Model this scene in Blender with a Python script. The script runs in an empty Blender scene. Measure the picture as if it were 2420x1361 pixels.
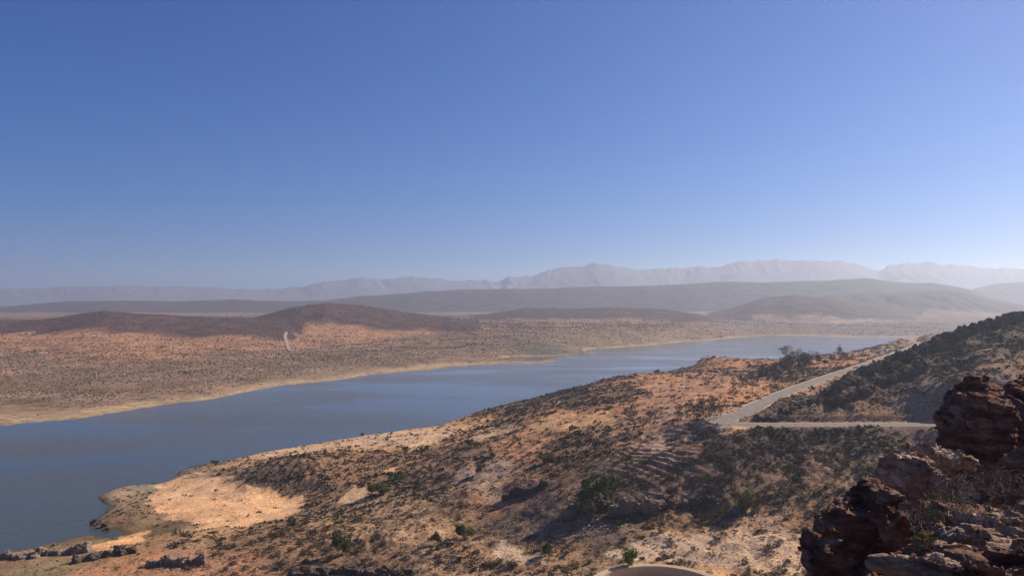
import bpy, math, random
import numpy as np
from mathutils import Vector, Matrix

# ------------------------------------------------------------------ camera, sky, sun, exposure
SC = bpy.context.scene
F, VH, H = 1800.0, 715.0, 100.0            # focal length in photo pixels, horizon row, eye height above the water
PITCH = math.atan((VH - 680.5) / F)
cam = bpy.data.cameras.new('camera'); camo = bpy.data.objects.new('camera', cam)
SC.collection.objects.link(camo); SC.camera = camo
cam.sensor_width = 36; cam.lens = 36 * F / 2420; cam.clip_start = 0.3; cam.clip_end = 80000
camo.location = (0, 0, H); camo.rotation_euler = (math.pi / 2 + PITCH, 0, 0)

SUN_AZ, SUN_EL = math.radians(60), math.radians(34)
world = bpy.data.worlds.new('World'); SC.world = world; world.use_nodes = True
wn = world.node_tree; bg = wn.nodes['Background']
sky = wn.nodes.new('ShaderNodeTexSky'); sky.sky_type = 'NISHITA'; sky.sun_disc = False
sky.sun_elevation = SUN_EL; sky.sun_rotation = SUN_AZ; sky.altitude = 300
sky.air_density = 1.0; sky.dust_density = 0.0; sky.ozone_density = 6.0
tint = wn.nodes.new('ShaderNodeMix'); tint.data_type = 'RGBA'; tint.blend_type = 'MULTIPLY'; tint.inputs[0].default_value = 1
wn.links.new(sky.outputs[0], tint.inputs[6]); tint.inputs[7].default_value = (.13, .60, 1.18, 1)
wn.links.new(tint.outputs[2], bg.inputs[0]); bg.inputs[1].default_value = 0.058
sl = bpy.data.lights.new('sun', 'SUN'); sl.energy = 5.0; sl.angle = math.radians(0.5); sl.color = (1, 0.90, 0.76)
so = bpy.data.objects.new('sun', sl); SC.collection.objects.link(so)
sdir = Vector((math.sin(SUN_AZ) * math.cos(SUN_EL), math.cos(SUN_AZ) * math.cos(SUN_EL), math.sin(SUN_EL)))
so.rotation_euler = sdir.to_track_quat('Z', 'Y').to_euler(); so.location = (0, 0, 300)
SC.view_settings.view_transform = 'Standard'; SC.view_settings.look = 'None'
SC.view_settings.exposure = 0.3; SC.view_settings.gamma = 1
SC.render.engine = 'CYCLES'; SC.cycles.volume_bounces = 1; SC.cycles.max_bounces = 6
SC.render.resolution_x = 1024; SC.render.resolution_y = 575
HAZE = 1.12e-4

# ------------------------------------------------------------------ numpy helpers
rng = np.random.default_rng(7); random.seed(7)
def _h(ix, iy, iz, s):
    n = (ix * 374761393 + iy * 668265263 + iz * 2147483647 + s * 144665) & 0xffffffff
    n = ((n ^ (n >> 13)) * 1274126177) & 0xffffffff
    n = ((n ^ (n >> 16)) * 2246822519) & 0xffffffff
    return ((n ^ (n >> 15)) & 0xffffff).astype(np.float64) / 0xffffff * 2 - 1
def n2(x, y, s=0):
    x = np.asarray(x, float); y = np.asarray(y, float)
    ix = np.floor(x).astype(np.int64); iy = np.floor(y).astype(np.int64)
    fx = x - ix; fy = y - iy; ux = fx*fx*fx*(fx*(fx*6-15)+10); uy = fy*fy*fy*(fy*(fy*6-15)+10)
    def g(a, b):
        th = _h(ix + a, iy + b, 0, s) * math.pi
        return np.cos(th) * (fx - a) + np.sin(th) * (fy - b)
    a = g(0, 0); b = g(1, 0); c = g(0, 1); d = g(1, 1)
    return 1.4 * ((a + (b - a) * ux) * (1 - uy) + (c + (d - c) * ux) * uy)
def fbm(x, y, o=4, s=0, gain=.5):
    r = 0; a = 1
    for i in range(o):
        r = r + a * n2(x * 2**i + i * 17.3, y * 2**i - i * 9.1, s + i); a *= gain
    return r
def ridged(x, y, o=4, s=0):
    r = 0; a = 1
    for i in range(o):
        r = r + a * (1 - 2 * np.abs(n2(x * 2**i + i * 7.7, y * 2**i + i * 3.1, s + i))); a *= .5
    return r
def n3(p, f, s=0):
    q = p * f; i = np.floor(q).astype(np.int64); t = q - i; t = t * t * (3 - 2 * t); r = 0
    for a in (0, 1):
        for b in (0, 1):
            for c in (0, 1):
                w = (t[:, 0] if a else 1 - t[:, 0]) * (t[:, 1] if b else 1 - t[:, 1]) * (t[:, 2] if c else 1 - t[:, 2])
                r = r + w * _h(i[:, 0] + a, i[:, 1] + b, i[:, 2] + c, s)
    return r
def worley3(p, f, s=0):
    q = p * f; i = np.floor(q).astype(np.int64); d1 = np.full(len(p), 9.); d2 = d1.copy(); idv = np.zeros(len(p))
    for a in (-1, 0, 1):
        for b in (-1, 0, 1):
            for c in (-1, 0, 1):
                ia, ib, ic = i[:, 0] + a, i[:, 1] + b, i[:, 2] + c
                hx = _h(ia, ib, ic, s); k = _h(ia, ib, ic, s + 5)
                o = np.stack([ia + .5 + .45 * hx, ib + .5 + .45 * _h(ia, ib, ic, s + 1), ic + .5 + .45 * _h(ia, ib, ic, s + 2)], 1)
                d = np.sqrt(((q - o) ** 2).sum(1)); m = d < d1; k = k + 1.0 * ((q - o) * np.stack([_h(ia, ib, ic, s + 7), _h(ia, ib, ic, s + 8), _h(ia, ib, ic, s + 9)], 1)).sum(1)
                d2 = np.where(m, d1, np.minimum(d2, d)); d1 = np.where(m, d, d1); idv = np.where(m, k, idv)
    return d1, d2, idv
def sstep(a, b, x):
    t = np.clip((x - a) / (b - a), 0, 1); return t * t * (3 - 2 * t)
CP, SP = math.cos(PITCH), math.sin(PITCH)
def P(u, v, D):                                   # the point at forward distance D seen at photo pixel (u, v)
    cx = (u - 1210) / F; cy = (680.5 - v) / F
    fy = CP - cy * SP; fz = SP + cy * CP
    return Vector((cx / fy * D, D, H + fz / fy * D))
def proj(x, y, z):
    dz = z - H; f = y * CP + dz * SP; up = -y * SP + dz * CP
    f = np.maximum(f, 1e-3)
    return 1210 + F * x / f, 680.5 - F * up / f
def Dz(u, v, z):                                  # forward distance at which the ray through (u, v) is at height z
    p = P(u, v, 1.0); return (z - H) / (p.z - H)

# ------------------------------------------------------------------ mesh and tagging helpers
def tag(o, label=None, cat=None, group=None, kind=None):
    if label: o['label'] = label
    if cat: o['category'] = cat
    if group: o['group'] = group
    if kind: o['kind'] = kind
    return o
def link(name, me, mat=None, parent=None):
    o = bpy.data.objects.new(name, me); SC.collection.objects.link(o)
    if mat is not None and me is not None and not me.materials: me.materials.append(mat)
    if parent: o.parent = parent
    return o
def mesh(name, V, Fc, smooth=False, col=None):
    me = bpy.data.meshes.new(name); V = np.asarray(V, np.float32); Fc = np.asarray(Fc, np.int32); k = Fc.shape[1]
    me.vertices.add(len(V)); me.vertices.foreach_set('co', V.ravel())
    me.loops.add(Fc.size); me.loops.foreach_set('vertex_index', Fc.ravel())
    me.polygons.add(len(Fc)); me.polygons.foreach_set('loop_start', np.arange(0, Fc.size, k, dtype=np.int32))
    me.polygons.foreach_set('use_smooth', np.full(len(Fc), smooth))
    if col is not None:
        a = me.color_attributes.new('tint', 'FLOAT_COLOR', 'POINT')
        c4 = np.ones((len(V), 4), np.float32); c4[:, :col.shape[1]] = col; a.data.foreach_set('color', c4.ravel())
    me.update(calc_edges=True); return me
def empty(name, loc, rz=0):
    o = bpy.data.objects.new(name, None); SC.collection.objects.link(o); o.location = loc; o.rotation_euler = (0, 0, rz)
    o.empty_display_size = .3; return o

# ------------------------------------------------------------------ materials
def mat(name, base=(.3, .3, .3), rough=.9):
    m = bpy.data.materials.new(name); m.use_nodes = True; b = m.node_tree.nodes['Principled BSDF']
    b.inputs['Base Color'].default_value = (*base, 1); b.inputs['Roughness'].default_value = rough
    b.inputs['Specular IOR Level'].default_value = .15
    return m, m.node_tree, b
def noise_node(nt, scale, detail=4, rough=.55, coord=None, kind='Noise'):
    n = nt.nodes.new('ShaderNodeTex' + kind); n.inputs['Scale'].default_value = scale
    if 'Detail' in n.inputs: n.inputs['Detail'].default_value = detail
    if 'Roughness' in n.inputs and kind == 'Noise': n.inputs['Roughness'].default_value = rough
    if coord is not None: nt.links.new(coord, n.inputs['Vector'])
    return n
def ramp(nt, src, stops):
    r = nt.nodes.new('ShaderNodeValToRGB'); nt.links.new(src, r.inputs[0]); e = r.color_ramp.elements
    while len(e) < len(stops): e.new(.5)
    for el, (p, c) in zip(e, stops): el.position = p; el.color = (*c, 1) if len(c) == 3 else c
    return r
def mixc(nt, fac, a, b, mode='MIX'):
    n = nt.nodes.new('ShaderNodeMix'); n.data_type = 'RGBA'; n.blend_type = mode
    for i, s in ((0, fac), (6, a), (7, b)):
        if hasattr(s, 'is_output'): nt.links.new(s, n.inputs[i])
        elif isinstance(s, (int, float)): n.inputs[i].default_value = s
        else: n.inputs[i].default_value = (*s, 1)
    return n.outputs[2]
def bump(nt, b, h, strength, dist):
    n = nt.nodes.new('ShaderNodeBump'); n.inputs['Strength'].default_value = strength; n.inputs['Distance'].default_value = dist
    nt.links.new(h, n.inputs['Height']); nt.links.new(n.outputs[0], b.inputs['Normal']); return n
def attr(nt, name='tint'):
    a = nt.nodes.new('ShaderNodeAttribute'); a.attribute_name = name; return a
def pos(nt): return nt.nodes.new('ShaderNodeNewGeometry').outputs['Position']

def ground_mat(name, s1, s2, bumpd):
    m, nt, b = mat(name); p = pos(nt); a = attr(nt)
    f1 = noise_node(nt, s1, 7, .68, p); f2 = noise_node(nt, s2, 6, .65, p)
    r1 = ramp(nt, f1.outputs[0], [(.32, (.5, .47, .45)), (.5, (1, 1, 1)), (.7, (1.35, 1.32, 1.28))])
    r2 = ramp(nt, f2.outputs[0], [(.32, (.72, .70, .70)), (.5, (1, 1, 1)), (.7, (1.16, 1.12, 1.08))])
    c = mixc(nt, 1, a.outputs[0], r1.outputs[0], 'MULTIPLY'); c = mixc(nt, 1, c, r2.outputs[0], 'MULTIPLY')
    nt.links.new(c, b.inputs['Base Color']); b.inputs['Roughness'].default_value = .95; b.inputs['Specular IOR Level'].default_value = .05
    bump(nt, b, f1.outputs[0], 1, bumpd); return m
M = {}
M['ground'] = ground_mat('dry_soil', .9, .13, .5)
M['far'] = ground_mat('far_soil', .11, .02, 2.5)
M['hill'] = ground_mat('hill_soil', .035, .006, 6)
M['mount'] = mat('hazed_mountain_rock', (.17, .17, .21))[0]  # bluish tone puts part of the distance haze into the rock colour

m, nt, b = mat('asphalt', (.16, .145, .13)); p = pos(nt)
f = noise_node(nt, .25, 6, .6, p); r = ramp(nt, f.outputs[0], [(.3, (.20, .16, .13)), (.7, (.31, .25, .20))]); nt.links.new(r.outputs[0], b.inputs['Base Color'])
M['road'] = m
m, nt, b = mat('verge_gravel'); p = pos(nt)
f = noise_node(nt, 1.5, 6, .7, p); r = ramp(nt, f.outputs[0], [(.3, (.33, .22, .14)), (.7, (.58, .42, .29))]); nt.links.new(r.outputs[0], b.inputs['Base Color'])
M['verge'] = m
m, nt, b = mat('track_dirt'); p = pos(nt)
f = noise_node(nt, .08, 6, .7, p); r = ramp(nt, f.outputs[0], [(.3, (.34, .215, .15)), (.7, (.47, .32, .23))]); nt.links.new(r.outputs[0], b.inputs['Base Color'])
M['track'] = m

def rock_mat(name, c1, c2, c3, sc=1.0):
    m, nt, b = mat(name); tc = nt.nodes.new('ShaderNodeTexCoord').outputs['Object']
    mp = nt.nodes.new('ShaderNodeMapping'); nt.links.new(tc, mp.inputs[0]); mp.inputs['Rotation'].default_value = (.35, -.25, .2); mp.inputs['Scale'].default_value = (1, 1, 3.2)
    f = noise_node(nt, 1.1 * sc, 8, .65, mp.outputs[0]); g = noise_node(nt, 7 * sc, 8, .75, mp.outputs[0])
    r = ramp(nt, f.outputs[0], [(.34, c1), (.5, c2), (.68, c3)])
    r2 = ramp(nt, g.outputs[0], [(.33, (.58, .55, .54)), (.5, (1, 1, 1)), (.68, (1.2, 1.18, 1.14))])
    c = mixc(nt, 1, r.outputs[0], r2.outputs[0], 'MULTIPLY'); nt.links.new(c, b.inputs['Base Color'])
    vo = noise_node(nt, 3.5 * sc, 2, .5, mp.outputs[0], 'Voronoi'); vo.feature = 'DISTANCE_TO_EDGE'
    vr = ramp(nt, vo.outputs['Distance'], [(0, (0, 0, 0)), (.06, (1, 1, 1))])
    hh = mixc(nt, .25, g.outputs[0], vr.outputs[0]); bump(nt, b, hh, 1.0, .12 / sc)
    b.inputs['Roughness'].default_value = .95; b.inputs['Specular IOR Level'].default_value = .06
    return m
M['rock_red'] = rock_mat('red_brown_rock', (.13, .054, .036), (.27, .135, .09), (.52, .34, .24))
M['rock_pale'] = rock_mat('pale_rock', (.26, .145, .095), (.55, .37, .255), (.76, .58, .43))
M['rock_field'] = rock_mat('field_rock', (.16, .11, .085), (.30, .22, .17), (.46, .36, .29), .5)
M['rock_dark'] = rock_mat('dark_field_rock', (.07, .052, .045), (.14, .105, .085), (.24, .18, .15), .5)

def leaf_mat(name, c, vary=.45):
    m, nt, b = mat(name); g = nt.nodes.new('ShaderNodeNewGeometry'); oi = nt.nodes.new('ShaderNodeObjectInfo')
    r = ramp(nt, g.outputs['Random Per Island'], [(0, tuple(x * (1 - vary) for x in c)), (1, tuple(x * (1 + vary) for x in c))])
    r2 = ramp(nt, oi.outputs['Random'], [(0, (.75, .75, .75)), (1, (1.25, 1.2, 1.1))])
    nt.links.new(mixc(nt, 1, r.outputs[0], r2.outputs[0], 'MULTIPLY'), b.inputs['Base Color']); return m
M['leaf_green'] = leaf_mat('green_leaves', (.075, .098, .024))
M['leaf_bright'] = leaf_mat('bright_green_leaves', (.11, .16, .03))
M['leaf_olive'] = leaf_mat('olive_leaves', (.13, .12, .05))
M['leaf_grey'] = leaf_mat('grey_brown_twigs', (.125, .09, .062))
M['leaf_dry'] = leaf_mat('dry_twigs', (.16, .105, .07))
M['leaf_dark'] = leaf_mat('dark_olive_leaves', (.075, .066, .042))
M['bark'] = mat('dead_bark', (.14, .10, .08))[0]
M['bark_pale'] = mat('pale_bark', (.30, .23, .17))[0]
m, nt, b = mat('scrub_tint'); a = attr(nt); g = nt.nodes.new('ShaderNodeNewGeometry')
r = ramp(nt, g.outputs['Random Per Island'], [(0, (.6, .6, .6)), (1, (1.35, 1.3, 1.25))])
nt.links.new(mixc(nt, 1, a.outputs[0], r.outputs[0], 'MULTIPLY'), b.inputs['Base Color']); M['scrub'] = m
m, nt, b = mat('concrete'); p = pos(nt); f = noise_node(nt, .6, 7, .65, p)
r = ramp(nt, f.outputs[0], [(.3, (.42, .31, .21)), (.7, (.60, .45, .31))]); nt.links.new(r.outputs[0], b.inputs['Base Color']); M['concrete'] = m
M['white'] = mat('white_plaster', (.75, .72, .68))[0]; M['roof'] = mat('flat_roof', (.55, .48, .42))[0]; M['dark'] = mat('dark_opening', (.05, .05, .05))[0]
M['metal'] = mat('post_metal', (.35, .33, .31), .5)[0]

# water
m, nt, b = mat('lake_water', (.060, .070, .058), .09); p = pos(nt); b.inputs['Specular IOR Level'].default_value = .5; b.inputs['IOR'].default_value = 1.33
mp = nt.nodes.new('ShaderNodeMapping'); nt.links.new(p, mp.inputs[0]); mp.inputs['Rotation'].default_value = (0, 0, .5); mp.inputs['Scale'].default_value = (1, .35, 1)
w1 = noise_node(nt, .55, 5, .6, mp.outputs[0]); w2 = noise_node(nt, .07, 3, .5, mp.outputs[0])
mp2 = nt.nodes.new('ShaderNodeMapping'); nt.links.new(p, mp2.inputs[0]); mp2.inputs['Scale'].default_value = (.3, .8, 1); mp2.inputs['Rotation'].default_value = (0, 0, -.25)
pt = noise_node(nt, .011, 5, .6, mp2.outputs[0])
pr = ramp(nt, pt.outputs[0], [(.40, (.02, .02, .02)), (.46, (.55, .55, .55)), (.6, (1, 1, 1))])
bb = bump(nt, b, w1.outputs[0], .8, .55); nt.links.new(pr.outputs[0], bb.inputs['Strength'])
M['water'] = m

# ------------------------------------------------------------------ near terrain
ROAD_UP = [(2420, 720, 52), (2300, 765, 52), (2170, 815, 52), (2090, 845, 51), (2010, 873, 50), (1930, 900, 49.5), (1850, 930, 49), (1795, 955, 48.6)]
pts = [P(u, v, Dz(u, v, z)) for u, v, z in ROAD_UP]
pts = [Vector((p.x, p.y, z)) for p, (_, _, z) in zip(pts, ROAD_UP)]
pts += [Vector((109, 357, 48.3)), Vector((98.5, 347, 48.1)), Vector((93.2, 339, 48)), Vector((93, 332.5, 48)), Vector((97.5, 328, 48)), Vector((105, 326, 48)), Vector((118, 326, 48)), Vector((150, 327, 48)), Vector((188, 327, 48)), Vector((230, 327, 48)), Vector((300, 322, 48)), Vector((390, 300, 49))]
pts[0] = Vector((560, 1080, 50)); pts[1] = Vector((505, 960, 51))
def catmull(ps, n=14):
    out = []; ps = [ps[0]] + list(ps) + [ps[-1]]
    for i in range(1, len(ps) - 2):
        a, b_, c, d = ps[i-1:i+3]
        for k in range(n):
            t = k / n
            out.append(.5 * ((2*b_) + (c - a) * t + (2*a - 5*b_ + 4*c - d) * t*t + (3*b_ - a - 3*c + d) * t**3))
    out.append(ps[-2].copy()); return out
ROAD = catmull(pts)
RP = np.array([tuple(p) for p in ROAD])
TC = np.array((40.0, 207.0)); TR = 17.4; TZ = 23.0                # round concrete basin

# (u, v, z): heights where the photo shows the ground
CN = [(0,1361,3),(300,1361,5),(600,1361,8),(900,1361,11),(1100,1361,14),(1300,1361,17.5),(1500,1361,21),(1800,1361,23),(2100,1361,25),(2420,1361,32),(2700,1361,40),
 (-300,1361,2.5),(100,1325,3),(250,1310,3.5),(400,1300,5),(600,1300,7.5),(700,1300,9),(900,1300,11.5),(1100,1300,14),(1300,1300,17.5),(1500,1290,22),(1700,1300,24),(1850,1290,26),
 (300,1275,2.5),(420,1255,4.5),(330,1215,2.3),(360,1170,1.8),(300,1240,2.2),(238,1226,.9),(256,1240,.9),(258,1205,1.4),(300,1180,1.0),(345,1158,1.0),(500,1250,5),(700,1250,7),(900,1250,10.5),(1100,1250,14),(1300,1250,18),(1500,1245,23.5),(1700,1245,26),(1900,1240,28),
 (420,1200,2.8),(600,1200,4),(500,1160,4),(740,1195,6),(900,1180,10),(1000,1190,13),(1100,1190,16.5),(1200,1195,18),(1300,1195,22),(1500,1215,25),(1400,1160,27),(1500,1165,28.5),(1650,1165,30),(1850,1190,31),(2100,1200,33),(2350,1200,37),
 (480,1120,5),(560,1110,8),(640,1090,9),(700,1110,12.5),(800,1110,12.5),(690,1160,6),(800,1165,8),(900,1110,11),(1100,1110,17.5),(1300,1110,26.5),(1500,1110,34),(1650,1110,36.5),(1850,1100,37),(2100,1100,38.5),(2350,1100,41),(2600,1100,46),
 (760,1065,6.5),(900,1055,9),(1100,1055,16.5),(1300,1055,28.5),(1500,1055,37),(1650,1050,41),(1850,1035,44),(2100,1030,45),(2400,1030,46),
 (980,1025,7),(1130,1005,11.5),(1300,1003,27),(1500,1003,39),(1650,1008,44.8),(1745,1018,46.8),
 (1300,960,26),(1500,960,38),(1650,960,45),(1700,930,45.5),(1450,930,32),(1550,925,37),(1700,900,43.5),(1650,880,39),(1750,895,45.5),(1800,900,47),
 (1700,870,38),(1800,870,43),(1900,872,47),(2000,855,48.5),(2100,828,49),(1950,885,48.5),
 (1850,990,49),(2000,988,49.5),(2200,988,50),(2400,988,51),(2600,988,52)]
# crest lines seen against the water, and what falls away behind them: (u, v, z) crest, then a drop at a given further distance
CREST = [(1130,985,11,1.12),(1200,965,15,1.15),(1330,925,23,1.16),(1440,897,29,1.18),(1550,881,33,1.2),(1600,884,33,1.2),(1650,854,34,1.22),(1720,850,36,1.22),(1800,851,38,1.25),(1900,846,41,1.25),(2000,832,43,1.25),(2100,811,45,1.28),(2200,797,46.5,1.3),(2350,775,50,1.3),(2600,760,54,1.3)]
SHORE = [(-300,1330),(0,1305),(150,1279),(260,1264),(335,1257),(290,1250),(222,1236),(238,1190),(330,1146),(500,1096),(640,1065),(860,1029),(1040,1004)]
pts_n = []
for u, v, z in CN: p = P(u, v, Dz(u, v, z)); pts_n.append((p.x, p.y, z))
SH2 = []
for (u0, v0), (u1, v1) in zip(SHORE[:-1], SHORE[1:]):
    k = max(1, int(abs(u1 - u0) / 60)); SH2 += [(u0 + (u1 - u0) * i / k, v0 + (v1 - v0) * i / k) for i in range(k)]
for u, v in SH2 + [SHORE[-1]]:
    D = Dz(u, v, 0); p = P(u, v, D); pts_n.append((p.x, p.y, 0))
    if not (240 < u < 336 and v > 1240): p = P(u, v, D * 1.08); pts_n.append((p.x, p.y, -5))
    for kk, zz in ((1.3, -12), (1.8, -15), (2.8, -15)): p = P(u, v, D * kk); pts_n.append((p.x, p.y, zz))
for u, v in ((180,1250),(280,1255)): p = P(u, v, Dz(u, v, 0)); pts_n.append((p.x, p.y, -1.2))
for u, v, z, k in CREST:
    D = Dz(u, v, z); p = P(u, v, D); pts_n.append((p.x, p.y, z))
    p = P(u, v, D * k); pts_n.append((p.x, p.y, z * .35)); p = P(u, v, D * (k + .16)); pts_n.append((p.x, p.y, -5)); [pts_n.append((q.x, q.y, -15)) for q in (P(u, v, D * (k + .5)), P(u, v, D * (k + 1)), P(u, v, D * (k + 1.8)))]
# rocky spur between the two arms of the road
SPUR = [(1790,986,335),(1836,972,341),(1871,960,347),(1917,936,356),(1960,915,366),(2020,872,385),(2090,852,405),(2170,824,430),(2250,789,455),(2350,768,480),(2420,750,500),(2560,715,530),(2750,680,560)]
for u, v, D in SPUR: p = P(u, v, D); pts_n.append(tuple(p))
for u, v, z in [(1950,965,51.5),(2050,950,54),(2200,950,56),(2350,940,59),(2100,905,61),(2250,880,66),(2400,880,68),(2400,820,77),(2250,840,72),(2550,850,78)]:
    p = P(u, v, Dz(u, v, z)); pts_n.append((p.x, p.y, z))
for x, y, z in [(150,380,50.5),(185,420,51),(230,480,52),(290,550,53),(360,640,54),(480,800,56),(270,500,58),(400,620,70),(560,760,80),(420,480,95),(600,600,110)]: pts_n.append((x, y, z))
# slope falling away below the photographer
for a in range(-60, 61, 20):
    up = max(0, a - 10) * .5
    for D, z in ((2, 98), (8, 92), (25, 76), (60, 52), (110, 30)):
        pts_n.append((D * math.sin(math.radians(a)), D * math.cos(math.radians(a)), z + (up if D < 60 else up * .6) * (1 if D > 8 else .3)))
for a in (-60, -45): 
    for D, z in ((180, 12), (280, -2), (500, -14)): pts_n.append((D * math.sin(math.radians(a)), D * math.cos(math.radians(a)), z))
for a in (45, 60):
    for D, z in ((180, 60), (280, 70), (450, 90), (1000, 70), (1800, -5)): pts_n.append((D * math.sin(math.radians(a)), D * math.cos(math.radians(a)), z))

def warp(x, y):
    D = np.hypot(x, y) + 4; return np.stack([np.arctan2(x, y) * F / 250, np.log(D) * 4.5], 1)
class RBF:
    def __init__(s, pts, c=.25, lam=.002, cols=None):
        a = np.array([p[:2] for p in pts]); s.c = c; s.W = warp(a[:, 0], a[:, 1]); z = np.array([p[2] for p in pts])
        K = np.sqrt(((s.W[:, None] - s.W[None]) ** 2).sum(2) + c * c); n = len(z)
        A = np.zeros((n + 1, n + 1)); A[:n, :n] = K - lam * np.eye(n); A[:n, n] = 1; A[n, :n] = 1
        s.k = np.linalg.solve(A, np.append(z, 0))
    def __call__(s, x, y):
        w = warp(x, y); out = np.empty(len(w)); n = len(s.W)
        for i in range(0, len(w), 40000):
            q = w[i:i+40000]
            d = (q[:, 0:1] - s.W[None, :, 0]) ** 2 + (q[:, 1:2] - s.W[None, :, 1]) ** 2
            out[i:i+40000] = np.sqrt(d + s.c ** 2) @ s.k[:n] + s.k[n]
        return out
NEAR = RBF(pts_n)
def seg_dist(x, y, line):
    best = np.full(x.shape, 1e9); zz = np.zeros(x.shape)
    for a, b_ in zip(line[:-1], line[1:]):
        d = b_[:2] - a[:2]; L = (d ** 2).sum() + 1e-9
        t = np.clip(((x - a[0]) * d[0] + (y - a[1]) * d[1]) / L, 0, 1)
        r = np.hypot(x - a[0] - t * d[0], y - a[1] - t * d[1]); m = r < best
        best = np.where(m, r, best); zz = np.where(m, a[2] + t * (b_[2] - a[2]), zz)
    return best, zz
SPURW = np.array([tuple(P(*s)) for s in SPUR])
def blob(x, y, u, v, z, r):
    p = P(u, v, Dz(u, v, z)); return np.exp(-((x - p.x) ** 2 + (y - p.y) ** 2) / r ** 2)
def near_h(x, y):
    x = np.asarray(x, float); y = np.asarray(y, float)
    z = NEAR(x, y)
    amp = sstep(1, 14, z); D = np.hypot(x, y)
    z = z + amp * (1.5 * fbm(x / 38, y / 38, 3, 3) + .45 * ridged(x / 15, y / 15, 4, 9) - .4)
    z = z + (.13 + .13 * amp) * fbm(x / 5, y / 5, 3, 21) + .25 * n2(x / 11, y / 11, 5)
    m = (x > 60) & (D < 900) & (y > 280)
    if m.any():
        sd, _ = seg_dist(x[m], y[m], SPURW); k = np.exp(-(sd / 26) ** 2) * (.35 + .65 * sstep(130, 200, x[m]))
        z[m] += k * (2.2 * ridged(x[m] / 14, y[m] / 14, 4, 31) - 3.0 + .8 * fbm(x[m] / 3.5, y[m] / 3.5, 3, 33))
    # rock steps below the big green tree, and the stony bank left of it
    for (u, v, zz, r, a) in ((1560,1180,29,12,2.2),(1430,1190,26,10,2.),(1690,1170,31,10,2.),(1230,1160,20,8,2),(690,1110,12,22,2),(870,1280,11,12,3),(1900,1080,38,30,2.0)):
        k = blob(x, y, u, v, zz, r)
        if k.max() > .01: z = z + a * k * (.5 + .5 * ridged(x / 9, y / 9, 3, 41))
    # planting ridges
    k = blob(x, y, 1560, 1045, 44, 16) + .7 * blob(x, y, 1640, 1000, 46, 14) + .5 * blob(x, y, 1490, 1030, 42, 10)
    if k.max() > .01: z = z + .55 * np.clip(k, 0, 1) * np.sin((x * .86 + y * .5) * 2 * math.pi / 4.2)
    # road bench
    m = (x > 70) & (y > 270) & (D < 1400)
    if m.any():
        rd, rz = seg_dist(x[m], y[m], RP); w = sstep(5.0, 14, rd); z[m] = (rz - .12) * (1 - w) + z[m] * w
        bm_ = (y[m] > 333) & (y[m] < 340.5) & (x[m] > 118); z[m] = np.where(bm_, z[m] + 1.5 * np.exp(-((y[m] - 336.8) / 1.6) ** 2), z[m])
    # basin
    r = np.hypot(x - TC[0], y - TC[1])
    m = r < 40
    if m.any():
        w = sstep(TR + 2.5, TR + 13, r[m]); z[m] = np.where(r[m] < TR + .3, TZ - 3.6, (TZ - .7) * (1 - w) + z[m] * w)
    z = np.where(D < 165, np.minimum(z, H - 1.7 - .42 * D + .5 * n2(x / 6, y / 6, 8) * sstep(3, 20, D)), z)
    z = np.where(D > 2300, -15, z)
    return np.maximum(z, -15)

# ------------------------------------------------------------------ far terrain
FS = [(-400,1040),(0,1006),(200,987),(500,943),(800,898),(1000,875),(1200,859),(1300,856),(1312,852),(1240,849),(1225,844),(1330,841),(1385,833),(1390,826),(1460,822),(1500,818),(1560,813),(1620,808),(1690,803),(1740,797),(1800,794),(2000,797),(2150,799),(2420,802),(2800,805)]
pf = []
for u, v in FS:
    D = Dz(u, v, 0); p = P(u, v, D); pf.append((p.x, p.y, 0))
    if not (1224 < u < 1390) or u == 1312: 
        p = P(u, v, D * .9); pf.append((p.x, p.y, -8)); [pf.append((q.x, q.y, -15)) for q in (P(u, v, D * .75), P(u, v, D * .55), P(u, v, D * .4))]
for u, v, z in [(1268,846.5,-1.6),(1300,847,-1.8),(1400,840,-6),(1330,862,-7),(1200,853,2.5),(1265,853,2.0),(1330,836,4),(1270,835,5),
 (0,960,3),(0,930,5.5),(0,870,11),(0,825,22),(0,797,34),(-400,930,8),(-400,820,25),(-400,790,38),(250,940,4.5),(250,880,10),(250,830,22),(250,795,36),(500,905,5),(500,850,14),(500,810,25),(500,785,38),
 (750,870,5),(750,830,14),(750,800,26),(750,778,38),(1000,850,5),(1000,815,14),(1000,790,26),(1000,768,38),(1200,830,9),(1200,800,22),(1200,775,36),(1350,810,12),(1350,780,32),(1350,765,38),
 (1500,801,13),(1500,783,28),(1500,768,36),(1620,794,12),(1620,777,28),(1620,763,34),(1750,785,10),(1750,769,26),(1750,757,34),(1900,786,6),(1900,768,20),(1900,752,34),(2100,788,6),(2100,770,20),(2100,752,32),(2300,788,6),(2300,765,24),(2300,748,34),(2600,788,7),(2600,750,34)]:
    p = P(u, v, Dz(u, v, z)); pf.append((p.x, p.y, z))
for a in (-60, -40, -25, -10, 5, 20, 35, 60):
    for D, z in ((3600, 44), (5200, 46), (8000, 50), (14000, 60)): pf.append((D * math.sin(math.radians(a)), D * math.cos(math.radians(a)), z))
FAR = RBF(pf, c=.12, lam=.0005)
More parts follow.
